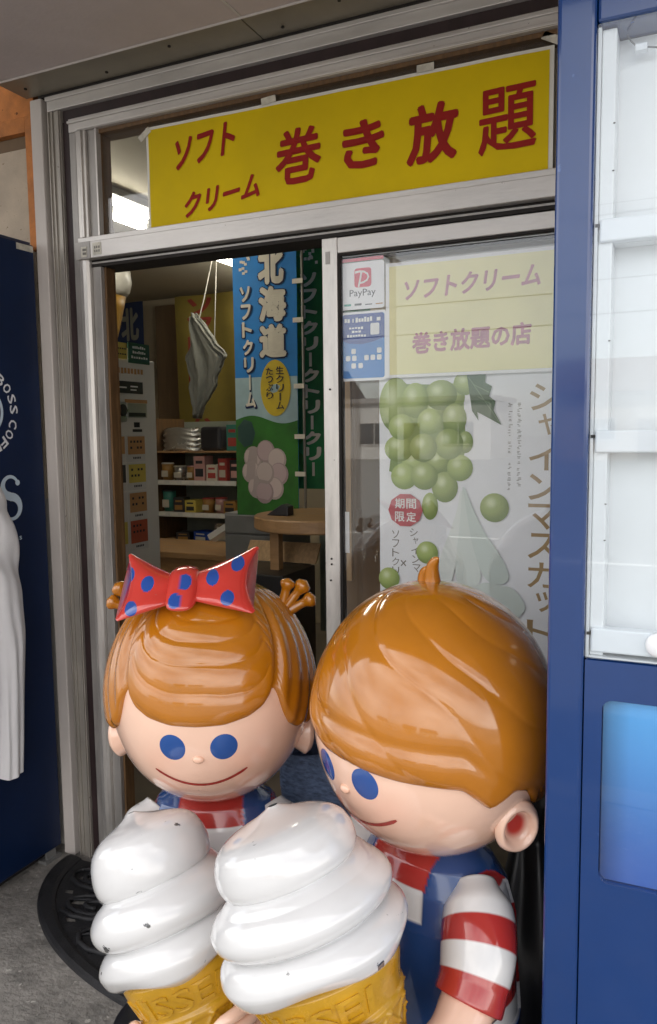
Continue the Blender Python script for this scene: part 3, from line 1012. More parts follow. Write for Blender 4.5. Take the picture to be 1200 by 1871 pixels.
def sleeve(u, v):
    z = .395 + (1.33 - .395) * v
    a, b_ = interp(edge, z), interp(inn, z)
    c, hw = (a + b_) / 2, (a - b_) / 2
    an = 2 * pi * u
    fold = 1 + .10 * sin(9 * an + 6 * z) * (1 - v) + .07 * mnoise.noise((3 * cos(an), 3 * sin(an), z * 7))
    crease = .011 * sin(z * 46 + 2 * an + 2 * sin(z * 9)) * smoothstep(.9, 1.05, z) * smoothstep(1.33, 1.15, z)
    return (-1.826 + .034 * fold * cos(an) + crease, c + hw * sin(an) * (1 + .015 * sin(5 * an + z * 20)), z + .004 * sin(3 * an) * (1 - v))


build('sleeve', MB().grid(sleeve, 64, 90, cu=True, capv1=True), 'cloth_white', sh, smooth=True)


def body_(u, v):
    z = .50 + .83 * v
    an = 2 * pi * u
    hw = .15 + .02 * (1 - v)
    return (-1.828 + .036 * cos(an) * (1 + .2 * sin(7 * an + z * 3)), -.545 + hw * sin(an) * (1 if v < .95 else .9), z)


build('shirt_body', MB().grid(body_, 64, 30, cu=True, capv1=True), 'cloth_white', sh, smooth=True)
build('hanger', MB().tube([(-1.826, -.33, 1.325), (-1.826, -.46, 1.39), (-1.826, -.545, 1.41), (-1.826, -.545, 1.455), (-1.84, -.545, 1.475), (-1.865, -.545, 1.478), (-1.885, -.545, 1.47)], .004, 8), 'grey_metal', sh, smooth=True)

# ------------------------------------------------------------------ half oval rubber door mat
mt = thing('door_mat', 'black half oval rubber door mat with raised scroll pattern', 'door mat', (-1.0, -.25, 0))
MC, MA, MBB = (-1.0, -.035), .85, .49


def mpt(t, s, z):
    return (MC[0] + MA * s * cos(t), MC[1] + MBB * s * sin(t), z)


mb = MB()
nt, ns = 88, 10
for i in range(nt):
    for j in range(ns):
        ta, tb = pi + pi * i / nt, pi + pi * (i + 1) / nt
        sa, sb = .60 + .33 * j / ns, .60 + .33 * (j + 1) / ns
        if (j in (2, 3) and i % 8 in (1,)) or (j in (6, 7) and i % 8 in (5,)) or (j == 8 and i % 8 == 2):
            continue
        q = [mpt(ta, sa, .0075), mpt(tb, sa, .0075), mpt(tb, sb, .0075), mpt(ta, sb, .0075)]
        mb.add(q, [(0, 1, 2, 3)])
_small(build('web', mb, 'rubber', mt))
rim = [(.925, .0), (.93, .012), (.945, .0155), (.985, .0155), (1.0, .010), (1.005, .0)]
build('rim', MB().grid(lambda u, v: mpt(pi + pi * u, *[(rim[int(min(4, v * 5))][k] + (rim[int(min(4, v * 5)) + 1][k] - rim[int(min(4, v * 5))][k]) * (v * 5 - int(min(4, v * 5)))) for k in (0, 1)]), 96, 5), 'rubber', mt, smooth=False)
build('centre_pad', MB().grid(lambda u, v: mpt(pi + pi * u, .02 + .58 * v, .010 + .0015 * (1 if int(v * 14) % 2 else 0)), 64, 28), 'rubber', mt)
mb = MB()
for q in range(9):
    t0 = pi + pi * (q + .5) / 9
    pts = []
    for i in range(30):
        w_ = i / 29
        an = w_ * 4.4 * pi
        rr = .014 + .10 * w_ if w_ < .6 else .074 + .05 * (w_ - .6)
        pts.append((t0 + (rr * cos(an)) / .62, .765 + rr * sin(an) / .62 * (1 if q % 2 else -1)))
    mb.tube([mpt(a, s, .010) for a, s in pts], .0085, 6)
    for sg in (-1, 1):
        mb.tube([mpt(t0 + sg * (.06 + .11 * i / 8), .88 - .24 * abs(sin(i / 8 * 2.6)) * (1 if q % 2 else .7), .010) for i in range(9)], [.003 + .004 * sin(pi * i / 8) for i in range(9)], 6)
_small(build('scroll_relief', mb, 'rubber', mt, smooth=True))

# ------------------------------------------------------------------ the two big-headed child figures with ice creams
SKIN, BLUSH, WHITE, RED, BLUE, HAIRC = (.90, .60, .455), (.89, .50, .36), (.70, .70, .695), (.40, .03, .024), (.018, .06, .20), (.40, .145, .012)
HR = (.2064, .2064, .2304)


def figure(name, label, c, rz, hz, girl):
    T = thing(name, label, 'statue', (c[0], c[1], 0), rz=rz)

    def S(az, el, k=1.):
        a, e = R(az), R(el)
        return (HR[0] * k * sin(a) * cos(e), -HR[1] * k * cos(a) * cos(e), hz + HR[2] * k * sin(e))

    # head
    def hcol(u, v, p):
        az, el = -180 + 360 * u, -90 + 180 * v
        q = min(((abs(az) - 24) / 13) ** 2 + ((el + 22) / 9) ** 2, 4)
        k = .45 * exp(-q)
        n_ = mnoise.noise((az * .02, el * .03, 2)) * .03
        return tuple(SKIN[i] * (1 - k) + BLUSH[i] * k + n_ * SKIN[i] for i in range(3))

    head = build('head', MB().grid(lambda u, v: S(-180 + 360 * u, -89.9 + 179.8 * v), 120, 80, cu=True, col=hcol, capv0=True, capv1=True), 'statue', T, smooth=True)

    def patch(az0, el0, ra, re, k0, k1):
        g = MB()
        rings, n_ = 6, 32
        vs = []
        for j in range(rings + 1):
            t = j / rings
            for i in range(n_):
                an = 2 * pi * i / n_
                kk = k0 + (k1 - k0) * (1 - t ** 4)
                vs.append(S(az0 + ra * t * cos(an) , el0 + re * t * sin(an), kk))
        fs_ = [(j * n_ + i, j * n_ + (i + 1) % n_, (j + 1) * n_ + (i + 1) % n_, (j + 1) * n_ + i) for j in range(rings) for i in range(n_)]
        return g.add(vs, fs_)

    for s in (-1, 1):
        build('eye', patch(s * 13.8, -12.5, 7.3, 6.7, 1.0005, 1.006), 'eye_blue', head, smooth=True)
    # small rounded nose and a plain closed smile
    def nose(u, v):
        an, e = 2 * pi * u, -pi / 2 + pi * v
        q = S(0, -18.5, 1.0)
        return (q[0] + .011 * cos(an) * cos(e), q[1] + .007 * sin(an) * cos(e), q[2] + .008 * sin(e))
    build('nose', MB().grid(nose, 16, 10, cu=True, col=lambda u, v, p: (SKIN[0] * .97, SKIN[1] * .9, SKIN[2] * .85)), 'statue', head, smooth=True)
    mp_ = []
    for i in range(25):
        t = -1 + 2 * i / 24
        mp_.append((28 * t, -35.5 + 9 * t * t))
    vs = []
    for i, (az, el) in enumerate(mp_):
        w_ = .95 if 0 < i < 24 else .5
        for s in (-1, 1):
            sl = 18 * (az / 28) / 28
            nn = sqrt(1 + sl * sl)
            vs.append(S(az - s * w_ * sl / nn, el + s * w_ / nn, 1.0035))
    build('smile', MB().add(vs, [(2 * i, 2 * i + 2, 2 * i + 3, 2 * i + 1) for i in range(24)]), 'mouth_red', head, smooth=True)
    # ears
    for s in (-1, 1):
        eaz, eel, er = (88, -24, .85) if girl else (91, -31.5, .84)
        ce = Vector(S(s * eaz, eel, 1.02 if girl else 1.05))
        nrm = Vector((s * .98, .30 if girl else -.38, -.12)).normalized()
        e2 = (Vector((0, 0, 1)) - nrm * nrm.z).normalized()
        e1 = nrm.cross(e2)
        def earf(u, v):
            t = sin(pi * v) if v < .5 else 1.0
            an = 2 * pi * u
            if v < .5:
                r_, h_ = .6 + .4 * (v / .5), -.034 + .034 * (v / .5)
            else:
                q = (v - .5) / .5
                r_ = 1 - q
                h_ = .014 * sin(pi * min(1, q * 2.2)) * (1 if q < .455 else 0) - .008 * smoothstep(.25, .75, q)
            rr = .050 * er * r_
            p = ce + e1 * rr * cos(an) * .92 + e2 * rr * sin(an) * 1.08 + nrm * h_ * er
            return tuple(p)
        def earc(u, v, p):
            q = max(0, (v - .5) / .5)
            k = smoothstep(.40, .72, q)
            return tuple(SKIN[i] * (1 - k) + (.55, .05, .03)[i] * k for i in range(3))
        build('ear', MB().grid(earf, 40, 40, cu=True, col=earc, capv0=True, capv1=True), 'statue', head, smooth=True)

    # hair shell with its own hairline and swept grooves
    if girl:
        half = [(0, -2), (14, -1.6), (27, 1), (35, 4.5), (40, 9), (43, 12.5), (45, 8), (48, -1), (53, -8), (60, -12), (68, -13.5), (76, -15), (90, -14), (105, -26), (140, -34), (180, -36)]
        line = [(-a, b_) for a, b_ in half[::-1][:-1]] + half
    else:
        line = [(-180, -38), (-140, -35), (-104, -27), (-92, -16), (-80, -13), (-72, -18), (-66, -12), (-50, -2), (-36, 3), (-24, 0), (-9, -4), (10, -5.5), (29, -7.5), (48, -9), (58, -10), (66, -16), (71, -20), (76, -18), (83, -14), (92, -16), (104, -27), (140, -35), (180, -38)]

    def hairline(az):
        return (interp(line, az - 2) + 2 * interp(line, az) + interp(line, az + 2)) / 4 if not girl else (interp(line, az - 1) + interp(line, az) + interp(line, az + 1)) / 3

    def hair(u, v):
        az = -180 + 360 * u
        vv = 1 - (1 - v) ** 1.25
        h_ = hairline(az)
        el = 89.9 - vv * (89.9 - h_)
        th = .046
        edge_ = el - h_
        prof = sqrt(max(0, 1 - (1 - min(1, edge_ / 5.0)) ** 2))
        g = 0.
        wob = mnoise.noise((az * .021, el * .025, 5 + girl)) * 1.2
        if girl:
            aa = abs(az)
            cz = 43 + max(0, el - 12) * .42
            fr_ = smoothstep(cz, cz - 12, aa) * smoothstep(72, 48, el)
            ph = edge_ / 12.5 + (az / 70) * .5 + wob * .35
            fq = ph % 1.0
            g += fr_ * .023 * ((fq ** .6) * (1 - fq) ** .5 * 1.6 - .55)
            sd = smoothstep(cz, cz + 6, aa) * smoothstep(125, 105, aa) * smoothstep(65, 45, el)
            g += sd * (.014 * sin((aa - el * .35) / 6.5 * 2 * pi / 1.6 + wob) * .6 + .016)
            g -= .034 * exp(-((aa - cz) / 2.2) ** 2) * smoothstep(5, 14, el) * smoothstep(62, 45, el)
            bk = smoothstep(115, 135, aa)
            g += bk * .006 * sin(az / 5)
        else:
            ph = (az + 1.35 * el + 16 * wob) / 36
            fq = ph % 1.0
            wt = smoothstep(78, 55, el) * smoothstep(-75, -45, az) * smoothstep(130, 100, az)
            amp = .030 * (.55 + .45 * mnoise.noise((math.floor(ph) * 1.7, 1, 1)))
            g += wt * amp * ((fq ** .55) * (1 - fq) ** .75 * 1.9 - .55)
            # a fuller roll along the fringe edge
            g += .020 * exp(-((edge_ - 7) / 5) ** 2) * smoothstep(-40, -20, az) * smoothstep(75, 50, az)
            g -= .012 * exp(-((edge_ - 14) / 2.5) ** 2) * smoothstep(-35, -15, az) * smoothstep(78, 60, az)
        k = .992 + (th + g) * prof + .004 * prof
        return S(az, el, k)

    hr = build('hair', MB().grid(hair, 300, 130, cu=True, capv0=True), 'hair_paint', T, smooth=True)
    if girl:
        for s in (-1, 1):
            g = MB()
            base = (s * .142, .015, hz + .145)
            for tip_, r_ in (((s * .163, .018, hz + .226), .0160), ((s * .200, .018, hz + .220), .0175), ((s * .218, .016, hz + .186), .0165)):
                mid = tuple((base[i] + tip_[i]) / 2 + (0, 0, .004)[i] for i in range(3))
                pts, rs = [], []
                for i in range(15):
                    t = i / 14
                    p = [(1 - t) ** 2 * base[e] + 2 * t * (1 - t) * mid[e] + t * t * tip_[e] for e in range(3)]
                    pts.append(p)
                    rr = .017 * (1 - t) + .0095 * t
                    rr = max(rr * .75, r_ * exp(-((t - .86) / .22) ** 2))
                    if t > .9:
                        rr *= sqrt(max(.02, 1 - ((t - .9) / .1) ** 2))
                    rs.append(rr)
                g.tube(pts, rs, 18)
            build('hair_tuft', g, 'hair_paint', hr, smooth=True)
        # ribbon bow
        bow = None
        dots = [(-.146, 1.130), (-.103, 1.118), (-.128, 1.077), (-.044, 1.092), (-.030, 1.122), (.022, 1.128), (.068, 1.150), (.054, 1.095)]

        def bcol(u, v, p):
            if p[1] < -.09 + (p[2] - 1.10) * 1.1 + .004:
                for dx, dz in dots:
                    if (p[0] - dx) ** 2 + (p[2] - dz) ** 2 < .0128 ** 2:
                        return (.018, .075, .34)
            return (.60, .045, .032)

        def lobe(s):
            xs_, zc0, zc1 = ((-.058, 1.104, 1.106), (-.012, 1.110, 1.118))[s > 0]
            xe = -.158 if s < 0 else .106
            def f(u, v):
                t = v
                x = xs_ + (xe - xs_) * t
                hh = .024 + .033 * t ** 1.1
                if t > .94:
                    hh *= 1 - .10 * ((t - .94) / .06) ** 2
                th_ = (.020 + .016 * sin(pi * min(1, t * 1.1))) * (1 if t < .85 else sqrt(max(.03, 1 - ((t - .85) / .152) ** 2)))
                an = 2 * pi * u
                ca_, sa_ = cos(an), sin(an)
                zz = hh * (abs(sa_) ** .8) * (1 if sa_ > 0 else -1)
                yy = th_ * ca_ * (1 - .25 * exp(-(zz / .014) ** 2) * (1 - t))
                zc = zc0 + (zc1 - zc0) * t + .004 * t * t
                tilt = zz * 1.1
                x -= (xe - xs_) * .16 * t * (1 - (zz / hh) ** 2)
                return (x, -.098 + yy + tilt + .012 * t, zc + zz)
            return f
        def knot(u, v):
            an = 2 * pi * u
            z = -.036 + .072 * v
            b2 = sqrt(max(.05, 1 - (2 * v - 1) ** 6))
            ca_, sa_ = cos(an), sin(an)
            return (-.036 + .030 * b2 * (abs(ca_) ** .6) * (1 if ca_ > 0 else -1), -.102 + .032 * b2 * (abs(sa_) ** .8) * (1 if sa_ > 0 else -1) + z * 1.1, 1.108 + z)
        bw = build('bow', MB().grid(knot, 72, 60, cu=True, col=bcol, capv0=True, capv1=True), 'statue', T, smooth=True)
        for s in (-1, 1):
            build('bow_loop', MB().grid(lobe(s), 220, 160, cu=True, col=bcol, capv1=True), 'statue', bw, smooth=True)
    else:
        g = MB()
        for (dx, hgt, r_) in ((.0, .058, .015), (-.019, .038, .012)):
            pts, rs = [], []
            for i in range(14):
                t = i / 13
                pts.append((-.004 + dx + .004 * t + .022 * t ** 3, .004 - .012 * t, hz + .232 + hgt * t - .006 * t ** 4))
                rs.append(r_ * (1 - t) ** .45 * (1.0 if t < .9 else .8) + .001)
            g.tube(pts, rs, 16)
        build('hair_tuft', g, 'hair_paint', hr, smooth=True)

    # body: one continuous painted torso with legs
    zt = hz - .19
    prof = [(.0, .001, .001), (.012, .07, .055), (.04, .115, .085), (.075, .143, .102), (.13, .158, .115), (.21, .160, .122), (.31, .165, .130), (.41, .165, .132), (.48, .150, .122), (.52, .120, .10), (.54, .07, .06), (.548, .001, .001)]

    def tors(u, v):
        s = .548 * v
        for (s0, a0_, b0_), (s1, a1_, b1_) in zip(prof, prof[1:]):
            if s <= s1 + 1e-9:
                t = (s - s0) / (s1 - s0)
                a_, b_2 = a0_ + (a1_ - a0_) * t, b0_ + (b1_ - b0_) * t
                break
        an = 2 * pi * u
        x, y = a_ * sin(an), -b_2 * cos(an)
        z = zt - s
        k = 1.0
        if blue(x, y, z):
            k = 1.03
        return (x * k, y * k, z)

    def blue(x, y, z):
        s = zt - z
        ax = abs(x)
        if s > .30:
            return True
        bib = .115 if y < 0 else .16
        if s > bib and ax < .112 + .25 * max(0, s - .18):
            return True
        return abs(ax - (.088 + .10 * s)) < .027 and s <= bib + .01

    def tcol(u, v, p):
        if blue(*p):
            return BLUE
        s = zt - p[2]
        return RED if int((s + .028) / .048) % 2 == 1 else WHITE

    body = build('body', MB().grid(tors, 220, 220, cu=True, col=tcol), 'statue', T, smooth=True)
    for s in (-1, 1):
        lg = MB().tube([(s * .07, .0, zt - .50), (s * .075, .0, .22), (s * .078, .0, .18)], [.070, .062, .060], 24, col=WHITE)
        leg = build('leg', lg, 'statue', T, smooth=True)
        if s < 0:
            bp_ = [(.02, .0), (.97, .0), (1.0, .012), (1.0, .085), (.97, .108), (.90, .116), (.02, .116)]
            build('base', MB().grid(lambda u, v: (.25 * interp([(i / 6, p[0]) for i, p in enumerate(bp_)], v) * cos(2 * pi * u), .02 + .19 * interp([(i / 6, p[0]) for i, p in enumerate(bp_)], v) * sin(2 * pi * u), interp([(i / 6, p[1]) for i, p in enumerate(bp_)], v)), 56, 24, cu=True, capv0=True, capv1=True), 'shoe_black', T, smooth=True)

        def shoe(u, v, s=s):
            an = 2 * pi * u
            e = pi * .5 * v
            L = .105 if cos(an) < 0 else .065
            return (s * .082 + .058 * sin(an) * cos(e), -.02 + (L * cos(an)) * cos(e) * 1.0, .118 + .085 * sin(e) * (1 - .35 * (1 if cos(an) < -.2 else 0) * smoothstep(.2, .9, -cos(an)) * 1.0))
        sb = build('shoe', MB().grid(shoe, 40, 16, cu=True, capv0=True, capv1=True), 'shoe_black', T, smooth=True)
        build('sole', MB().tube([(s * .082 + .060 * sin(2 * pi * i / 32), -.02 + (.107 if cos(2 * pi * i / 32) < 0 else .067) * cos(2 * pi * i / 32), .124) for i in range(33)], .007, 8), 'shoe_black', sb, smooth=True)

    # ice cream
    ca2, sa2 = cos(-rz), sin(-rz)

    def loc(P):
        dx, dy = P[0] - c[0], P[1] - c[1]
        return Vector((ca2 * dx - sa2 * dy, sa2 * dx + ca2 * dy, P[2]))
    if girl:
        tip, rimc, R0 = loc((-.895, -.838, .722)), loc((-.782, -.862, .485)), .137
    else:
        tip, rimc, R0 = loc((-.565, -.926, .832)), loc((-.477, -.936, .618)), .147
    axis = (tip - rimc)
    H = axis.length
    axis.normalize()
    fx = (Vector((1, 0, 0)) - axis * axis.x).normalized()
    fy = axis.cross(fx)
    env = [(0, .78), (.04, .94), (.12, 1.0), (.26, 1.0), (.40, .96), (.54, .89), (.66, .82), (.76, .755), (.83, .69), (.88, .60), (.92, .46), (.945, .29), (.965, .17), (.985, .11), (1.0, .03)]
    vw = loc((0, -1.93, 1.4)) - rimc
    uv0 = atan2(vw.dot(fy), vw.dot(fx)) / (2 * pi)
    ph0 = .5 - (.92 if girl else .98)
    tilt_dir = .6

    def ice(u, v):
        s = 1 - (1 - v) ** 1.15
        an = 2 * pi * u
        ub = (u - uv0 + .5) % 1.0          # .5 faces the street; the spiral climbs mostly behind
        p = (3.6 * s if s < .52 else 1.872 + (s - .52) * 1.5) - (ub * .08 + .46 * smoothstep(0, .28, ub) + .46 * smoothstep(.72, 1, ub)) + ph0
        q = p % 1.0
        bl = (max(0, 4 * q * (1 - q))) ** .6
        fade = smoothstep(.995, .84, s)
        e = (interp(env, s - .012) + interp(env, s) + interp(env, s + .012)) / 3
        r_ = R0 * e * (1 - fade * .20 + fade * .22 * bl)
        if s < .2:
            r_ *= 1 + .05 * sin(an * 4 + 1) * (1 - s / .2)
        hgt = s * H
        if s < .12:
            hgt -= .012 * (1 - s / .12) * (.5 + .5 * sin(an * 4 + 1))
        curl = smoothstep(.84, 1.0, s) ** 2 * .034
        return tuple(rimc + axis * hgt + fx * (r_ * cos(an) - curl * .4) + fy * (r_ * sin(an) + curl * .3))
    build('ice_cream', MB().grid(ice, 220, 220, cu=True, capv0=True), 'cream_paint', T, smooth=True)
    # cone: plain band, then a waffle relief
    CL = .30

    def cone(u, v):
        d = v * CL
        an = 2 * pi * u
        if v < .03:
            r_ = R0 * .76
        else:
            r_ = R0 * (.82 - .12 * smoothstep(.03, .26, v)) if v < .26 else R0 * (.70 - .45 * (v - .26) / .74)
        if v > .27:
            w1 = abs(((u * 14 + v * 7) % 1) - .5)
            w2 = abs(((u * 14 - v * 7) % 1) - .5)
            r_ += .0035 * (exp(-(w1 / .09) ** 2) + exp(-(w2 / .09) ** 2))
        if .24 < v < .28:
            r_ += .003
        return tuple(rimc + axis * (.012 - d) + fx * r_ * cos(an) + fy * r_ * sin(an))
    cn = build('cone', MB().grid(cone, 260, 120, cu=True, capv0=True, capv1=True), 'cone_paint', T, smooth=True)
    # raised maker's lettering round the band
    view = loc((0, -1.93, 1.4)) - rimc
    a_view = atan2(view.dot(fy), view.dot(fx))
    mbl = MB()
    for i, ch in enumerate('NISSEI'):
        vs2, fs2 = glyphs(ch, .01)
        x0_, x1_ = min(p[0] for p in vs2), max(p[0] for p in vs2)
        y0_, y1_ = min(p[1] for p in vs2), max(p[1] for p in vs2)
        wl_ = .30 if ch != 'I' else .09
        off = [-.95, -.62, -.36, -.02, .32, .60][i]
        top, bot = [], []
        for x, y in vs2:
            ang = a_view - .20 - (off + (x - (x0_ + x1_) / 2) / max(1e-6, x1_ - x0_) * wl_) * -1
            dd = .026 + .036 * (1 - (y - y0_) / (y1_ - y0_))
            vfrac = dd / CL
            rr = R0 * (.82 - .12 * smoothstep(.03, .26, vfrac))
            for lst, ex in ((top, .0032), (bot, -.002)):
                lst.append(tuple(rimc + axis * (.012 - dd) + (fx * cos(ang) + fy * sin(ang)) * (rr + ex)))
        n_ = len(top)
        mbl.add(top, fs2)
        from collections import Counter
        ec = Counter()
        for f_ in fs2:
            for a_, b_2 in zip(f_, f_[1:] + f_[:1]):
                ec[(min(a_, b_2), max(a_, b_2))] += 1
        mbl.add(top + bot, [(a_, b_2, n_ + b_2, n_ + a_) for (a_, b_2), k_ in ec.items() if k_ == 1])
    build('lettering', mbl, 'cone_paint', cn)

    # arms holding the cone
    grip = rimc - axis * .12
    for s in (-1, 1):
        shd = Vector((s * .112, -.012, zt - .062))
        elb = Vector((s * .186, -.095, zt - .178)) if not girl else Vector((s * .160, -.075, zt - .190))
        side = Vector((s, 0, 0)) - axis * (axis.x * s)
        side.normalize()
        back = Vector((0, .5, -.3))
        wr = grip + side * (.072 if girl else .098) + back * .07
        sl = elb + (wr - elb) * .10
        g = MB()
        pts, rs, cs = [], [], []
        NN = 60
        for i in range(NN + 1):
            t = i / NN
            p = shd * (1 - t) ** 2 + (shd * .25 + elb * .75 + Vector((s * .012, .012, .03))) * 2 * t * (1 - t) + sl * t * t
            pts.append(tuple(p))
            rs.append((.050 + .008 * sin(pi * min(1, t * 1.2)) + .004 * t) * (1 if t < .99 else .985) * (.72 + .28 * smoothstep(0, .22, t)))
        P2 = pts
        n_ = 40
        g.tube(P2, rs, n_)
        cs = []
        for i in range(NN + 1):
            t = i / NN
            band = int((t * 1.0 + .07) / .235)
            cs += [RED if band % 2 == 0 and t > .10 else WHITE] * n_
        # bands counted from the cuff: red, white, red, white
        cs = []
        for i in range(NN + 1):
            t = 1 - i / NN
            cs += [RED if int(t / .225) % 2 == 0 and t < .8 else WHITE] * n_
        g.c = cs
        build('sleeve', g, 'statue', T, smooth=True)
        # forearm running on into a hand with five fingers closed round the cone
        g = MB()
        fp = [sl + (wr - sl) * t + Vector((s * .016, 0, -.012)) * sin(pi * t) for t in [i / 12 for i in range(13)]]
        fp = [tuple(sl - (wr - sl).normalized() * .02)] + [tuple(p) for p in fp]
        g.tube(fp, [.043] + [.043 - .011 * i / 12 for i in range(13)], 24, col=SKIN)
        pc = wr + (grip + side * .09 - wr) * .6

        def palm(u, v):
            e = -pi / 2 + pi * v
            an = 2 * pi * u
            return tuple(pc + side * .020 * cos(an) * cos(e) + axis * .040 * sin(an) * cos(e) + side.cross(axis) * .045 * sin(e))
        g.grid(palm, 24, 14, cu=True, col=SKIN)
        rg_ = R0 * .60
        dirn = side.cross(axis)
        if dirn.y > 0:
            dirn = -dirn
        for fi in range(4):
            zo = (.033 - fi * .022)
            L = (.95, 1.1, 1.05, .85)[fi]
            pts = []
            for i in range(9):
                an = (.25 + L * i / 8)
                rr = rg_ + .022 + (.002 if i < 7 else -.001) + zo * .3
                pts.append(tuple(grip + axis * zo + (side * cos(an) + dirn * sin(an)) * rr))
            g.tube(pts, [.0125, .0125, .0122, .012, .0118, .0112, .0105, .0092, .005], 12, col=SKIN)
        pts = []
        for i in range(7):
            an = .1 + .5 * i / 6
            pts.append(tuple(grip + axis * (.045 + .022 * i / 6) + (side * cos(an) + dirn * sin(an)) * (rg_ + .03)))
        g.tube(pts, [.013, .014, .0135, .013, .012, .010, .005], 12, col=SKIN)
        build('forearm', g, 'statue', T, smooth=True)
    return T


figure('child_statue', 'girl statue with red dotted bow holding a white soft ice cream', (-.893, -.584), R(25), .876, True)
figure('child_statue', 'boy statue with side-swept brown hair holding a white soft ice cream', (-.395, -.650), R(-28), .907, False)

# ------------------------------------------------------------------ bags behind the figures
db = thing('denim_bag', 'blue denim bag with a folded hem standing between the two statues', 'bag', (-.735, -.36, .006))


def sack(u, v):
    an = 2 * pi * u
    z = .006 + .70 * v
    w_ = 1 + .10 * sin(3 * an + 5 * z) + .08 * mnoise.noise((2.2 * cos(an), 2.2 * sin(an), z * 5))
    t = .95 + .12 * sin(pi * v) - .10 * smoothstep(.75, 1, v)
    cr_ = .006 * sin(26 * z + 4 * an) * smoothstep(.4, .9, v)
    return (-.735 + (.105 * t * w_ + cr_) * cos(an), -.36 + (.075 * t * w_ + cr_) * sin(an), z + .03 * cos(an - .6) * v)


build('bag_body', MB().grid(sack, 72, 60, cu=True, capv0=True), 'denim', db, smooth=True)
hem = []
for i in range(49):
    p = sack(i / 48, .94)
    hem.append((-.735 + (p[0] + .735) * 1.05, -.36 + (p[1] + .36) * 1.05, p[2]))
build('folded_hem', MB().grid(lambda u, v: (lambda p: (-.735 + (p[0] + .735) * (1.03 + .07 * sin(pi * v)), -.36 + (p[1] + .36) * (1.03 + .07 * sin(pi * v)), p[2] - .01 + .006 * sin(14 * pi * u)))(sack(u, .84 + .16 * v)), 72, 12, cu=True), 'denim', db, smooth=True)
build('strap', MB().tube([(-.66, -.40, .70), (-.64, -.41, .74), (-.66, -.38, .765), (-.72, -.34, .765), (-.77, -.33, .73), (-.78, -.33, .69)], .011, 10), 'denim', db, smooth=True)

kb = thing('plastic_bag', 'black plastic bag wedged between the boy statue and the blue machine', 'bag', (-.245, -.50, .006))


def bbag(u, v):
    an = 2 * pi * u
    z = .006 + .66 * v
    w_ = 1 + .12 * sin(4 * an + 9 * z) + .14 * mnoise.noise((2 * cos(an), 2 * sin(an), z * 6))
    t = 1 - .45 * smoothstep(.7, 1, v)
    return (min(-.185, -.245 + .07 * t * w_ * cos(an)), -.46 + .16 * t * w_ * sin(an), z)


build('bag_body', MB().grid(bbag, 56, 50, cu=True, capv0=True, capv1=True), 'black_plastic', kb, smooth=True)
build('bag_knot', MB().tube([(-.235, -.46, .655), (-.24, -.455, .69), (-.225, -.46, .715)], [.035, .016, .03], 12), 'black_plastic', kb, smooth=True)

# ------------------------------------------------------------------ inside the shop
# fluorescent fittings on the ceiling
for i, (x, ya, yb, lab) in enumerate(((-2.36, .15, 1.30, 'twin tube fluorescent ceiling light nearest the doorway, lit'), (-2.40, 1.78, 2.95, 'twin tube fluorescent ceiling light deeper in the shop, lit'))):
    t = thing('ceiling_light', lab, 'ceiling light', (x, (ya + yb) / 2, 2.46), group='fluorescent lights on the ceiling')
    build('housing', MB().box((x - .11, ya, 2.425), (x + .11, yb, 2.459)), 'lamp_body', t, bevel=.004)
    for s in (-1, 1):
        build('tube', MB().tube([(x + s * .078, ya + .04, 2.405), (x + s * .078, yb - .04, 2.405)], .0145, 12), 'tube_light', t, smooth=True)
        for yy in (ya + .02, yb - .02):
            build('lamp_holder', MB().box((x + s * .078 - .013, yy - .018, 2.388), (x + s * .078 + .013, yy + .018, 2.4248)), 'lamp_body', t)

# ticket machine facing into the room
kx = -2.2
kio = thing('ticket_machine', 'white ticket vending kiosk with handwritten price cards inside the doorway', 'ticket machine', (-2.4, .8, .012))
build('cabinet', MB().box((kx - .36, .50, .012), (kx, .990, 1.735)), 'kiosk_white', kio, bevel=.006)
Fk = FX(kx)


def card(a0, b0, a1, b1, m, name='card', d=.003):
    return build(name, MB().prism(rect(a0, b0, a1, b1), Fk, .0005, d), m, kio)


mat('card_green', (.02, .09, .045), .5)
mat('card_yellow', (.60, .48, .10), .6)
mat('card_orange', (.50, .27, .11), .6)
mat('card_white', (.62, .61, .57), .6)
mat('card_red', (.45, .10, .05), .5)
mat('slot_dark', (.03, .028, .03), .3)
mat('steel', (.45, .44, .43), .3, metal=.8)
build('header_card', MB().prism(rect(.802, 1.715, .946, 1.802), Fk, .004, .007), 'card_green', kio)
build('header_card', MB().prism(rect(.690, 1.728, .793, 1.796), Fk, .004, .007), 'card_yellow', kio)
mb = MB()
for z_, a_, b_ in ((1.778, .83, .92), (1.757, .83, .92), (1.736, .82, .935)):
    for i in range(7):
        w_ = (b_ - a_) / 7
        mb.flat(rect(a_ + i * w_, z_, a_ + (i + .75) * w_, z_ + random.uniform(.007, .012)), Fk, .0078)
_small(build('small_print', mb, 'ink_white', kio))
mb = MB()
for z_ in (1.745, 1.768):
    for i in range(6):
        mb.flat(rect(.70 + i * .015, z_, .711 + i * .015, z_ + .006), Fk, .0078)
_small(build('small_print', mb, 'ink_black', kio))
mb = MB()
for i in range(9):
    a_ = .712 + i * .022
    mb.flat(rect(a_, 1.668 + random.uniform(-.003, .003), a_ + .016, 1.692), Fk, .0008)
build('orange_print', mb, 'card_orange', kio)
card(.720, 1.585, .895, 1.636, 'slot_dark', 'display_panel', .005)
build('display_print', MB().flat(rect(.735, 1.606, .785, 1.612), Fk, .0056).flat(rect(.81, 1.612, .86, 1.618), Fk, .0056).flat(rect(.81, 1.598, .85, 1.603), Fk, .0056), 'ink_white', kio)
card(.775, 1.545, .925, 1.560, 'card_orange', 'coin_label')
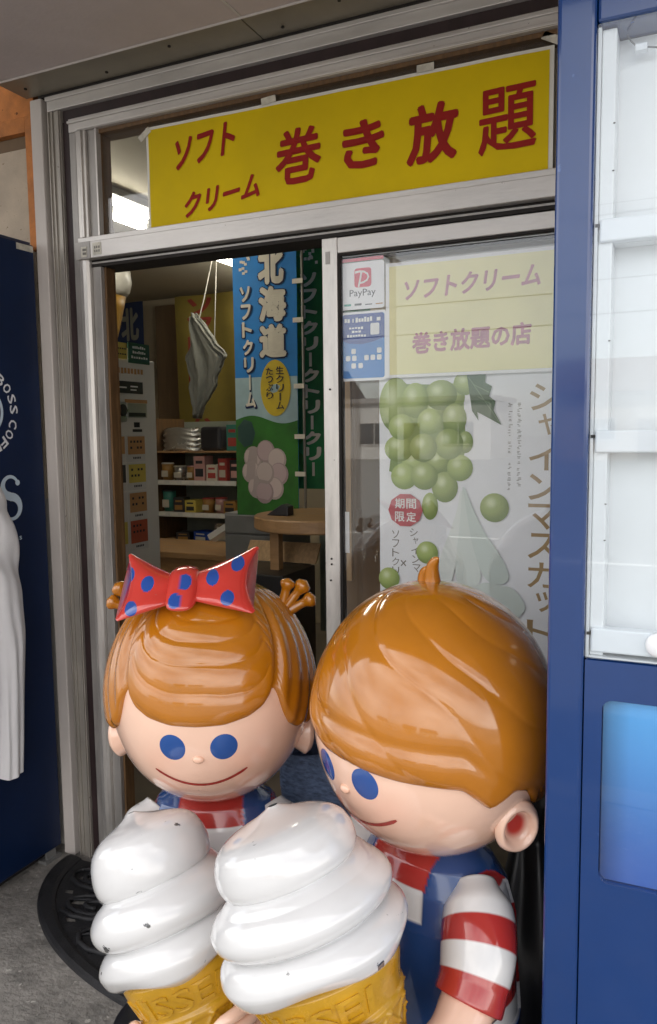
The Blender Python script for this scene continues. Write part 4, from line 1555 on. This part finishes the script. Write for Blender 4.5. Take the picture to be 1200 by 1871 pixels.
card(.782, 1.482, .916, 1.543, 'steel', 'bill_slot', .006)
build('slot_mouth', MB().prism(rect(.792, 1.486, .906, 1.503), Fk, .0062, .0075), 'slot_dark', kio)
build('coin_plate', MB().prism(rrect(.715, 1.462, .782, 1.548, .01), Fk, .0005, .004), 'steel', kio)
build('coin_knob', MB().prism(disc(.750, 1.512, .024, .026, 20), Fk, .0042, .016), 'slot_dark', kio, bevel=.004)
build('coin_print', MB().flat(rect(.83, 1.44, .87, 1.462), Fk, .001).flat(rect(.82, 1.42, .885, 1.432), Fk, .001), 'ink_black', kio)
rows = [(1.323, 1.401, 'card_orange'), (1.200, 1.280, 'card_yellow'), (1.071, 1.155, 'card_orange'), (.935, 1.034, 'card_red')]
for i, (za, zb, mm) in enumerate(rows):
    card(.770, za - .032, .900, zb + .006, 'card_white', 'button_frame', .002)
    build('price_card', MB().prism(rect(.782, za, .896, zb), Fk, .0025, .0045), mm, kio)
    card(.706, za - .032, .764, zb + .006, 'card_white', 'button_frame', .002)
    build('price_card', MB().prism(rect(.712, za + .004, .760, zb), Fk, .0025, .0045), ('card_orange', 'slot_dark', 'card_white', 'card_yellow')[i], kio)
    mb = MB()
    for r_ in range(2):
        for k_ in range(4):
            if random.random() < .8:
                mb.flat(rect(.795 + k_ * .022, zb - .028 - r_ * .026, .808 + k_ * .022, zb - .018 - r_ * .026), Fk, .0052)
    for k_ in range(5):
        mb.flat(rect(.815 + k_ * .011, za - .020, .823 + k_ * .011, za - .011), Fk, .0027)
    _small(build('card_print', mb, 'ink_black', kio))

# soft ice cream shaped lantern hanging by the door
lan = thing('cone_lantern', 'white and yellow soft ice cream lantern hanging at the upper left inside', 'lantern', (-2.80, 1.4, 1.95))
build('lantern_top', MB().lathe([(.004, .36), (.05, .352), (.10, .32), (.125, .27), (.13, .21), (.12, .165), (.10, .14)], (-2.80, 1.4, 1.99), 32), 'cream_light', lan, smooth=True)
build('lantern_cone', MB().lathe([(.098, .139), (.085, .08), (.062, -.02), (.035, -.12)], (-2.80, 1.4, 1.99), 32), 'cone_yellow', lan, smooth=True)
build('cord', MB().tube([(-2.80, 1.4, 2.35), (-2.80, 1.4, 2.459)], .003, 6), 'cable', lan)


# hanging fabric banners
def fabric(name, a0, b0, a1, b1, y, ang, wave, mt_, parent, seed=0):
    def fr(a, b_, d=0.):
        x = a - a0
        w_ = wave * sin(x * 16 + b_ * 2.2 + seed) + wave * .6 * mnoise.noise((x * 6, b_ * 2, seed))
        return (a0 + x * cos(ang), y + x * sin(ang) - w_ - d, b_)
    g = MB().grid(lambda u, v: fr(a0 + (a1 - a0) * u, b0 + (b1 - b0) * v, 0), 24, 40)
    g.grid(lambda u, v: fr(a0 + (a1 - a0) * u, b0 + (b1 - b0) * v, -.002), 24, 40)
    return fr, build(name, g, mt_, parent, smooth=True)


mat('banner_blue', (.02, .19, .52), .8, var=.1)
mat('banner_green', (.016, .15, .045), .8, var=.4, scale=5)
mat('banner_yellow', (.20, .15, .025), .85, var=.12, scale=4)
mat('banner_cream', (.58, .54, .45), .8)
mat('oval_yellow', (.52, .38, .02), .7)
mat('banner_outline', (.008, .02, .07), .8)
mat('banner_red', (.25, .035, .02), .85)
mat('banner_sky', (.30, .42, .45), .8)
mat('banner_leaf', (.03, .14, .02), .8, var=.3)
bb = thing('hanging_banner', 'blue fabric banner with large cream Hokkaido lettering hanging inside', 'banner', (-1.87, 1.42, 1.0))
fr, _ = fabric('fabric', -2.045, 1.005, -1.715, 2.40, 1.42, R(6), .006, 'banner_blue', bb, 1)
g = MB().grid(lambda u, v: fr(-2.0448 + .3296 * u, 1.44 + .24 * v, .0012), 16, 4)
build('sky_print', g, 'banner_sky', bb, smooth=True)
g = MB().grid(lambda u, v: fr(-2.0449 + .3298 * u, 1.0055 + (.47 + .02 * sin(6 * u)) * v, .0018), 16, 12)
build('leaf_print', g, 'banner_leaf', bb, smooth=True)
mb = MB()
for i, (da, dz) in enumerate(((-.07, .07), (.0, .10), (.06, .06), (-.08, .0), (.07, -.01), (-.05, -.075), (.045, -.08), (-.01, -.10), (-.005, -.005))):
    cc = random.uniform(.92, 1.08)
    base = tuple(cc * c for c in ((.56, .46, .43), (.50, .38, .38), (.54, .45, .42))[i % 3])
    mb.flat(disc(-1.885 + da, 1.22 + dz, .050, .056, 18), fr, .003 + .0003 * i, tuple(c * .72 for c in base))
    mb.flat(disc(-1.888 + da, 1.224 + dz, .043, .048, 18), fr, .00315 + .0003 * i, base)
mb.flat(disc(-1.99, 1.41, .05, .07, 7), fr, .003, (.02, .06, .05))
build('fruit_print', mb, 'print', bb)
mb = MB()
mbo = MB()
for ch, (a0_, b0_, a1_, b1_) in (('北', (-1.905, 2.115, -1.775, 2.30)), ('海', (-1.905, 1.940, -1.765, 2.108)), ('道', (-1.905, 1.770, -1.765, 1.93))):
    fit_text(mb, ch, fr, a0_, b0_, a1_, b1_, .0040, .055)
    fit_text(mbo, ch, fr, a0_ - .006, b0_ - .008, a1_ + .008, b1_ + .004, .0030, .085)
v_text(mb, 'ソフトクリーム', fr, -2.005, -1.950, 2.12, 1.53, .0040, .05, shift=.003)
v_text(mbo, 'ソフトクリーム', fr, -2.010, -1.940, 2.117, 1.52, .0030, .085, shift=.003)
build('letter_outline', mbo, 'banner_outline', bb)
build('lettering', mb, 'banner_cream', bb)
build('oval_print', MB().flat(disc(-1.825, 1.625, .078, .135, 32), fr, .0042), 'oval_yellow', bb)
mb = MB()
v_text(mb, '生クリーム', fr, -1.82, -1.780, 1.73, 1.52, .0052, .02)
v_text(mb, 'たっぷり', fr, -1.872, -1.835, 1.725, 1.57, .0052, .02)
build('lettering', mb, 'ink_black', bb)
mb = MB()
for i in range(14):
    a_, z_ = random.uniform(-2.01, -1.955), random.uniform(2.17, 2.28)
    mb.flat(rect(a_, z_, a_ + .015, z_ + .012), fr, .003)
_small(build('small_print', mb, 'banner_cream', bb))
for z_ in (2.11, 1.93, 1.62, 1.38, 1.20):
    a_ = -1.712
    build('loop_tab', MB().box((a_ - .02, 1.445, z_), (a_ + .035, 1.449, z_ + .022)), 'banner_cream', bb)
build('pole', MB().tube([(-1.690, 1.47, .95), (-1.692, 1.47, 2.42)], .007, 8), 'lamp_body', bb, smooth=True)

gb = thing('hanging_banner', 'dark green fabric banner with white katakana beside the blue banner', 'banner', (-1.6, 1.55, 1.1))
fr, _ = fabric('fabric', -1.835, 1.13, -1.40, 2.40, 1.58, R(4), .006, 'banner_green', gb, 4)
mb = MB()
for i in range(8):
    z_ = 1.2 + i * .15
    s_ = strip([(-1.80 + .02 * (j % 2) + .03 * sin(j * .9 + i), z_ + .03 * j) for j in range(7)], [.004 + .028 * sin(pi * j / 6) for j in range(7)], fr, .0015)
    mb.add(s_.v, s_.f)
build('leaf_print', mb, 'banner_leaf', gb)
build('lettering', v_text(MB(), 'ソフトクリークトリークリー', fr, -1.760, -1.675, 2.19, 1.19, .003, .065, shift=.0015), 'banner_cream', gb)
mb = MB()
for i in range(16):
    a_, z_ = random.uniform(-1.76, -1.68), random.uniform(2.22, 2.31)
    mb.flat(rect(a_, z_, a_ + .014, z_ + .014), fr, .003)
_small(build('small_print', mb, 'card_white', gb))

yb = thing('hanging_banner', 'yellow fabric banner with red characters on the back wall', 'banner', (-3.2, 2.95, 1.4))
fr, _ = fabric('fabric', -3.47, 1.40, -2.88, 2.415, 2.95, 0, .010, 'banner_yellow', yb, 8)
build('lettering', v_text(MB(), 'ソフトクリーム', fr, -3.36, -3.16, 2.40, 1.45, .004, .04), 'banner_red', yb)
nb_ = thing('hanging_banner', 'dark blue banner with a pale character behind the lantern', 'banner', (-3.95, 3.0, 1.8))
fr, _ = fabric('fabric', -4.10, 1.75, -3.80, 2.42, 3.0, 0, .008, 'banner_outline', nb_, 11)
build('lettering', fit_text(MB(), '北', fr, -4.02, 2.13, -3.84, 2.38, .003, .04), 'cloth_grey', nb_)
build('pale_hem', MB().grid(lambda u, v: fr(-4.0995 + .299 * u, 1.7505 + .33 * v, .0015), 12, 6), 'banner_cream', nb_)
tag(build('wall_board', MB().box((-3.79, 3.13, .9), (-3.48, 3.199, 2.40)), 'dark_panel', bevel=.004), 'tall dark brown board on the back wall between two banners', 'board')

# white cloth on strings
wc = thing('hanging_cloth', 'grey white cloth knotted on strings before the yellow banner', 'cloth', (-2.75, 2.2, 1.5))


def cl(u, v):
    z = 1.52 + .62 * v
    w_ = 1.25 * interp([(1.52, .01), (1.62, .045), (1.75, .085), (1.88, .105), (1.96, .08), (2.05, .045), (2.14, .012)], z)
    c0 = interp([(1.52, -2.80), (1.75, -2.74), (1.9, -2.72), (2.14, -2.80)], z)
    an = 2 * pi * u
    return (c0 + w_ * cos(an) * (1 + .10 * sin(z * 31) + .05 * sin(z * 67)), 2.2 + .022 * sin(an) * (1 + .9 * sin(7 * an + z * 15)) + .014 * sin(11 * an + z * 24), z + .014 * sin(3 * an))


build('cloth', MB().grid(cl, 48, 40, cu=True, capv0=True, capv1=True), 'cloth_grey', wc, smooth=True)
build('string', MB().tube([(-2.77, 2.2, 2.10), (-2.72, 2.2, 2.25), (-2.66, 2.2, 2.459)], .004, 6), 'cream_light', wc)
build('string', MB().tube([(-2.66, 2.2, 1.94), (-2.63, 2.2, 2.459)], .003, 6), 'cream_light', wc)

# shelf unit at the back with goods
su = thing('shelf_unit', 'brown shelf unit of small goods against the back wall', 'shelf', (-2.95, 2.6, .012))
for x in (-3.33, -2.615):
    build('upright', MB().box((x - .012, 2.42, .012), (x + .012, 2.80, 1.52)), 'wood_brown', su)
build('back_panel', MB().box((-3.318, 2.80, .012), (-2.627, 2.815, 1.50)), 'pale_green', su)
SZ = (1.300, 1.100, .885, .690)
for i, z_ in enumerate(SZ):
    build('shelf_board', MB().box((-3.3175, 2.42, z_ - .012), (-2.6275, 2.799, z_)), 'wood_table', su, bevel=.002)
    if i in (1, 2):
        build('price_strip', MB().box((-3.3175, 2.412, z_ - .026), (-2.66, 2.4195, z_ + .006)), 'card_white', su)
        mb = MB()
        for k_ in range(6):
            mb.box((-3.28 + k_ * .10, 2.4105, z_ - .020), (-3.22 + k_ * .10, 2.4115, z_ + .001))
        _small(build('price_print', mb, 'kiosk_white', su))
ordn = ['leftmost', 'second from the left', 'third from the left', 'fourth from the left', 'fifth from the left', 'sixth from the left', 'rightmost']
cats = {}
mat('good_red', (.40, .06, .05), .5)
mat('good_pink', (.55, .30, .27), .5)
mat('good_dark', (.03, .03, .035), .4)
mat('good_green', (.05, .22, .17), .45)
mat('good_amber', (.36, .19, .05), .45)
mat('good_cream', (.60, .55, .45), .5)
mat('foil', (.5, .49, .46), .25, metal=.7, bump=.6, bscale=25)


def good_box(x, z, w_, h_, m, lab, deco):
    t = thing('snack_box', lab, 'box', (x, 2.5, z), group='goods on the shop shelves')
    t.rotation_euler[2] = random.uniform(-.22, .22)
    build('carton', MB().box((x - w_ / 2, 2.45, z + .0008), (x + w_ / 2, 2.56, z + h_)), m, t, bevel=.002)
    build('front_print', MB().box((x - w_ * .36, 2.4485, z + h_ * .18), (x + w_ * .36, 2.4497, z + h_ * .5)).box((x - w_ * .3, 2.4485, z + h_ * .7), (x + w_ * .3, 2.4497, z + h_ * .82)), deco, t)


def good_cup(x, z, r_, h_, m, lab, lid):
    t = thing('snack_cup', lab, 'cup', (x, 2.5, z), group='goods on the shop shelves')
    t.rotation_euler[2] = random.uniform(-.22, .22)
    build('cup', MB().lathe([(r_ * .82, .0008), (r_ * .95, h_ * .6), (r_, h_ * .92)], (x, 2.51, z), 20), m, t, smooth=True)
    build('lid', MB().lathe([(r_ * 1.04, h_ * .921), (r_ * 1.04, h_ * .97), (r_ * .9, h_)], (x, 2.51, z), 20), lid, t)
    build('cup_label', MB().box((x - r_ * .62, 2.51 - r_ * .985, z + h_ * .2), (x + r_ * .62, 2.51 - r_ * .9, z + h_ * .55)), 'good_cream', t)


up = [('cup', -3.26, .042, .12, 'good_amber', 'card_white', 'amber cup with a white lid'), ('cup', -3.155, .045, .10, 'foil', 'good_cream', 'silver cup with a cream lid'), ('cup', -3.06, .036, .10, 'good_amber', 'good_pink', 'amber cup with a pink lid'),
      ('box', -2.965, .085, .165, 'good_pink', 'good_dark', 'tall pink box'), ('box', -2.865, .085, .11, 'good_cream', 'good_red', 'short cream box with red print'), ('box', -2.775, .075, .15, 'good_red', 'good_cream', 'red box with cream print'), ('box', -2.69, .07, .14, 'good_dark', 'good_pink', 'dark box with pink print')]
dn = [('cup', -3.255, .045, .15, 'good_green', 'good_dark', 'green cup with a dark lid'), ('box', -3.15, .075, .10, 'good_dark', 'good_amber', 'dark box with amber print'), ('box', -3.045, .085, .085, 'card_yellow', 'good_dark', 'small yellow box'),
      ('cup', -2.935, .042, .10, 'good_amber', 'good_red', 'amber cup with a red lid'), ('cup', -2.835, .040, .105, 'good_pink', 'good_red', 'pink cup with a red lid'), ('box', -2.73, .10, .085, 'good_amber', 'good_dark', 'flat amber box')]
for nm, lst, z_ in (('upper', up, SZ[1]), ('middle', dn, SZ[2])):
    for kd, x, a_, h_, m1, m2, lab in lst:
        lb = '%s on the %s goods shelf at the back' % (lab, nm)
        if kd == 'cup':
            good_cup(x, z_, a_, h_, m1, lb, m2)
        else:
            good_box(x, z_, a_, h_, m1, lb, m2)
# top of the unit: crumpled foil bag, a dark folded pack, a jar
mb = MB().grid(lambda u, v: (-3.17 + (.15 + .015 * sin(9 * pi * v)) * cos(2 * pi * u) * (1 if v < .9 else .9), 2.55 + .06 * sin(2 * pi * u), 1.302 + .15 * v + .008 * sin(6 * pi * u)), 40, 16, cu=True, capv0=True, capv1=True)
tag(build('foil_bag', mb, 'foil', smooth=True), 'crumpled silver foil bag lying on top of the shelf unit', 'bag')
tag(build('folded_pack', MB().box((-2.96, 2.46, 1.301), (-2.80, 2.6, 1.46)), 'good_dark', bevel=.02), 'dark folded pack on top of the shelf unit beside the foil bag', 'package')
good_box(-2.70, SZ[0], .09, .17, 'good_green', 'green box with red print on top of the shelf unit', 'good_red')
good_box(-2.80, SZ[3], .11, .13, 'steel', 'silver box on the bottom shelf of the back unit', 'good_cream')
good_box(-2.96, SZ[3], .13, .07, 'card_blue', 'flat blue box on the bottom shelf of the back unit', 'good_cream')
good_box(-3.12, SZ[3], .10, .06, 'good_dark', 'low dark box on the bottom shelf of the back unit', 'good_amber')

ct = thing('counter', 'low brown wooden counter in front of the shelf unit', 'counter', (-2.7, 2.0, .012))
build('counter_top', MB().box((-3.3, 1.75, .70), (-2.28, 2.25, .735)), 'wood_table', ct, bevel=.004)
build('front_panel', MB().box((-3.28, 1.78, .012), (-2.30, 1.80, .699)), 'wood_table', ct)
for x in (-3.27, -2.31):
    build('end_panel', MB().box((x - .012, 1.801, .012), (x + .012, 2.24, .699)), 'wood_table', ct)

mg = thing('menu_stand', 'tilted clear menu stand with a pale card on the counter end', 'stand', (-2.33, 1.95, .735))
build('card_holder', MB().add([(-2.50, 1.85, .80), (-2.28, 1.85, .93), (-2.27, 1.90, .915), (-2.49, 1.90, .785), (-2.515, 1.85, .83), (-2.295, 1.85, .96), (-2.285, 1.90, .945), (-2.505, 1.90, .815)], [(0, 3, 2, 1), (4, 5, 6, 7), (0, 1, 5, 4), (1, 2, 6, 5), (2, 3, 7, 6), (3, 0, 4, 7)]), 'card_white', mg)
build('stem', MB().tube([(-2.31, 1.88, .736), (-2.305, 1.88, .84), (-2.33, 1.88, .90)], .010, 8), 'black_plastic', mg, smooth=True)

# cabinet, round table, black box near the banners
cab = thing('steel_cabinet', 'grey steel cabinet below the blue banner', 'cabinet', (-2.06, 1.75, .012))
build('cabinet_body', MB().box((-2.25, 1.62, .012), (-1.90, 1.95, .99)), 'grey_metal', cab, bevel=.006)
build('drawer_front', MB().box((-2.24, 1.606, .55), (-1.91, 1.6195, .875)), 'grey_metal', cab, bevel=.003)
build('drawer_front', MB().box((-2.24, 1.606, .885), (-1.91, 1.6195, .98)), 'grey_metal', cab, bevel=.003)
build('handle', MB().box((-2.12, 1.595, .70), (-2.06, 1.6055, .71)), 'steel', cab)
tb = thing('round_table', 'high round wooden table beside the green banner', 'table', (-1.50, 1.25, .012))
build('table_top', MB().lathe([(.30, 0), (.305, .006), (.305, .052), (.30, .058)], (-1.50, 1.25, .985), 48), 'wood_table', tb)
for dx, dy in ((-.17, -.12), (.17, -.12), (0, .2)):
    build('leg', MB().box((-1.50 + dx - .022, 1.25 + dy - .022, .012), (-1.50 + dx + .022, 1.25 + dy + .022, .9845)), 'wood_table', tb, bevel=.003)
tag(build('eyeglass_case', MB().prism([(-1.71, 1.0438), (-1.60, 1.0438), (-1.60, 1.085), (-1.63, 1.095)], FY(1.17), 0, .06), 'good_dark', bevel=.004), 'small dark wedge shaped case lying on the round table', 'case')
tag(build('green_panel', MB().box((-1.86, 1.98, .30), (-1.40, 2.0, .98)), 'pale_green'), 'pale green board standing behind the round table', 'board')
bx = thing('black_box', 'open black box on the floor below the round table', 'box', (-1.75, 1.05, .012))
build('box_body', MB().box((-1.94, .98, .012), (-1.56, 1.30, .80)), 'black_plastic', bx, bevel=.006)
build('lid_flap', MB().add([(-1.94, 1.30, .803), (-1.56, 1.30, .803), (-1.56, 1.36, .89), (-1.94, 1.36, .89), (-1.94, 1.31, .803), (-1.56, 1.31, .803), (-1.56, 1.37, .89), (-1.94, 1.37, .89)], [(0, 1, 2, 3), (4, 7, 6, 5), (0, 4, 5, 1), (2, 6, 7, 3), (0, 3, 7, 4), (1, 5, 6, 2)]), 'cardboard', bx)

# ------------------------------------------------------------------ across the street: what the glass and gloss reflect
def house(name, label, x0, x1, y, h, m, roofm, gable, wins):
    t = thing(name, label, 'house', ((x0 + x1) / 2, y, -.12), group='houses across the street')
    build('wall', MB().box((x0, y - 6, -.12), (x1, y, h)), m, t)
    if gable:
        r_ = build('roof', MB().add([(x0 - .5, y + .6, h), (x1 + .5, y + .6, h), (x1 + .5, y - 3, h + 2.0), (x0 - .5, y - 3, h + 2.0), (x0 - .5, y - 6.6, h), (x1 + .5, y - 6.6, h)], [(0, 1, 2, 3), (3, 2, 5, 4), (0, 3, 4), (1, 5, 2), (0, 4, 5, 1)]), roofm, t)
    else:
        r_ = build('roof', MB().box((x0 - .2, y - 6.2, h), (x1 + .2, y + .2, h + .3)), roofm, t)
    for (a, b_, w_, hh) in wins:
        f_ = build('window', MB().box((a, y + .001, b_), (a + w_, y + .06, b_ + hh)), 'alu', t)
        build('pane', MB().box((a + .08, y + .061, b_ + .08), (a + w_ / 2 - .03, y + .07, b_ + hh - .08)).box((a + w_ / 2 + .03, y + .061, b_ + .08), (a + w_ - .08, y + .07, b_ + hh - .08)), 'window_dark', f_)
    dx_ = x0 + (x1 - x0) * .45
    d_ = build('door', MB().box((dx_, y + .001, -.12), (dx_ + .95, y + .07, 2.0)), 'wood_brown', t)
    build('handle', MB().box((dx_ + .8, y + .071, .9), (dx_ + .84, y + .1, 1.1)), 'steel', d_)


house('house', 'cream house with grey gable roof across the street', -30.5, -21.5, -44, 3.6, 'plaster_a', 'roof_grey', True, [(-29.6, .9, 1.8, 1.2), (-24.6, .9, 1.7, 1.2)])
house('house', 'grey flat roofed building across the street', -19.5, -10.2, -42, 3.2, 'plaster_b', 'pole_grey', False, [(-18.2, .7, 2.0, 1.4), (-13.0, .7, 1.9, 1.4)])
house('house', 'brown house with brown gable roof across the street', -6.5, 2.5, -43, 3.4, 'plaster_c', 'roof_brown', True, [(-5.2, .9, 1.7, 1.2), (.2, .9, 1.6, 1.2)])
house('house', 'wide cream building with brown roof at the end of the row', 6, 18.5, -44, 3.4, 'plaster_a', 'roof_brown', True, [(7.5, .8, 1.7, 1.2), (15.0, .8, 1.6, 1.2)])
up_ = thing('utility_pole', 'concrete utility pole with cross arms across the street', 'utility pole', (-9.6, -24.4, -.12))
build('pole', MB().tube([(-9.6, -24.4, -.12), (-9.6, -24.4, 8.6)], [.16, .11], 16), 'pole_grey', up_, smooth=True)
for z_ in (7.4, 8.1):
    build('cross_arm', MB().box((-9.66, -25.2, z_), (-9.54, -23.6, z_ + .09)), 'pole_grey', up_)
for y_ in (-25.1, -24.6, -24.1, -23.7):
    build('insulator', MB().lathe([(.04, 0), (.06, .05), (.03, .12)], (-9.6, y_, 8.19), 10), 'lamp_body', up_)
for i, (y_, z_, sag) in enumerate(((-25.1, 8.3, .5), (-24.6, 8.3, .6), (-23.7, 8.3, .55), (-24.4, 6.6, .8), (-24.3, 5.7, .9))):
    pts = [(-9.6 + 60 * (k_ / 24 * 2 - 1), y_, z_ - sag + sag * abs(k_ / 24 * 2 - 1) ** 2 * (1.0) - sag * 0) for k_ in range(25)]
    tag(build('power_line', MB().tube(pts, .010 if i < 3 else .018, 6), 'cable'), ['thin power line on the street side of the upper arm', 'thin power line in the middle of the upper arm', 'thin power line on the shop side of the upper arm', 'thick cable strung below the cross arms', 'lowest thick cable strung along the street'][i], 'cable', 'cables along the street')
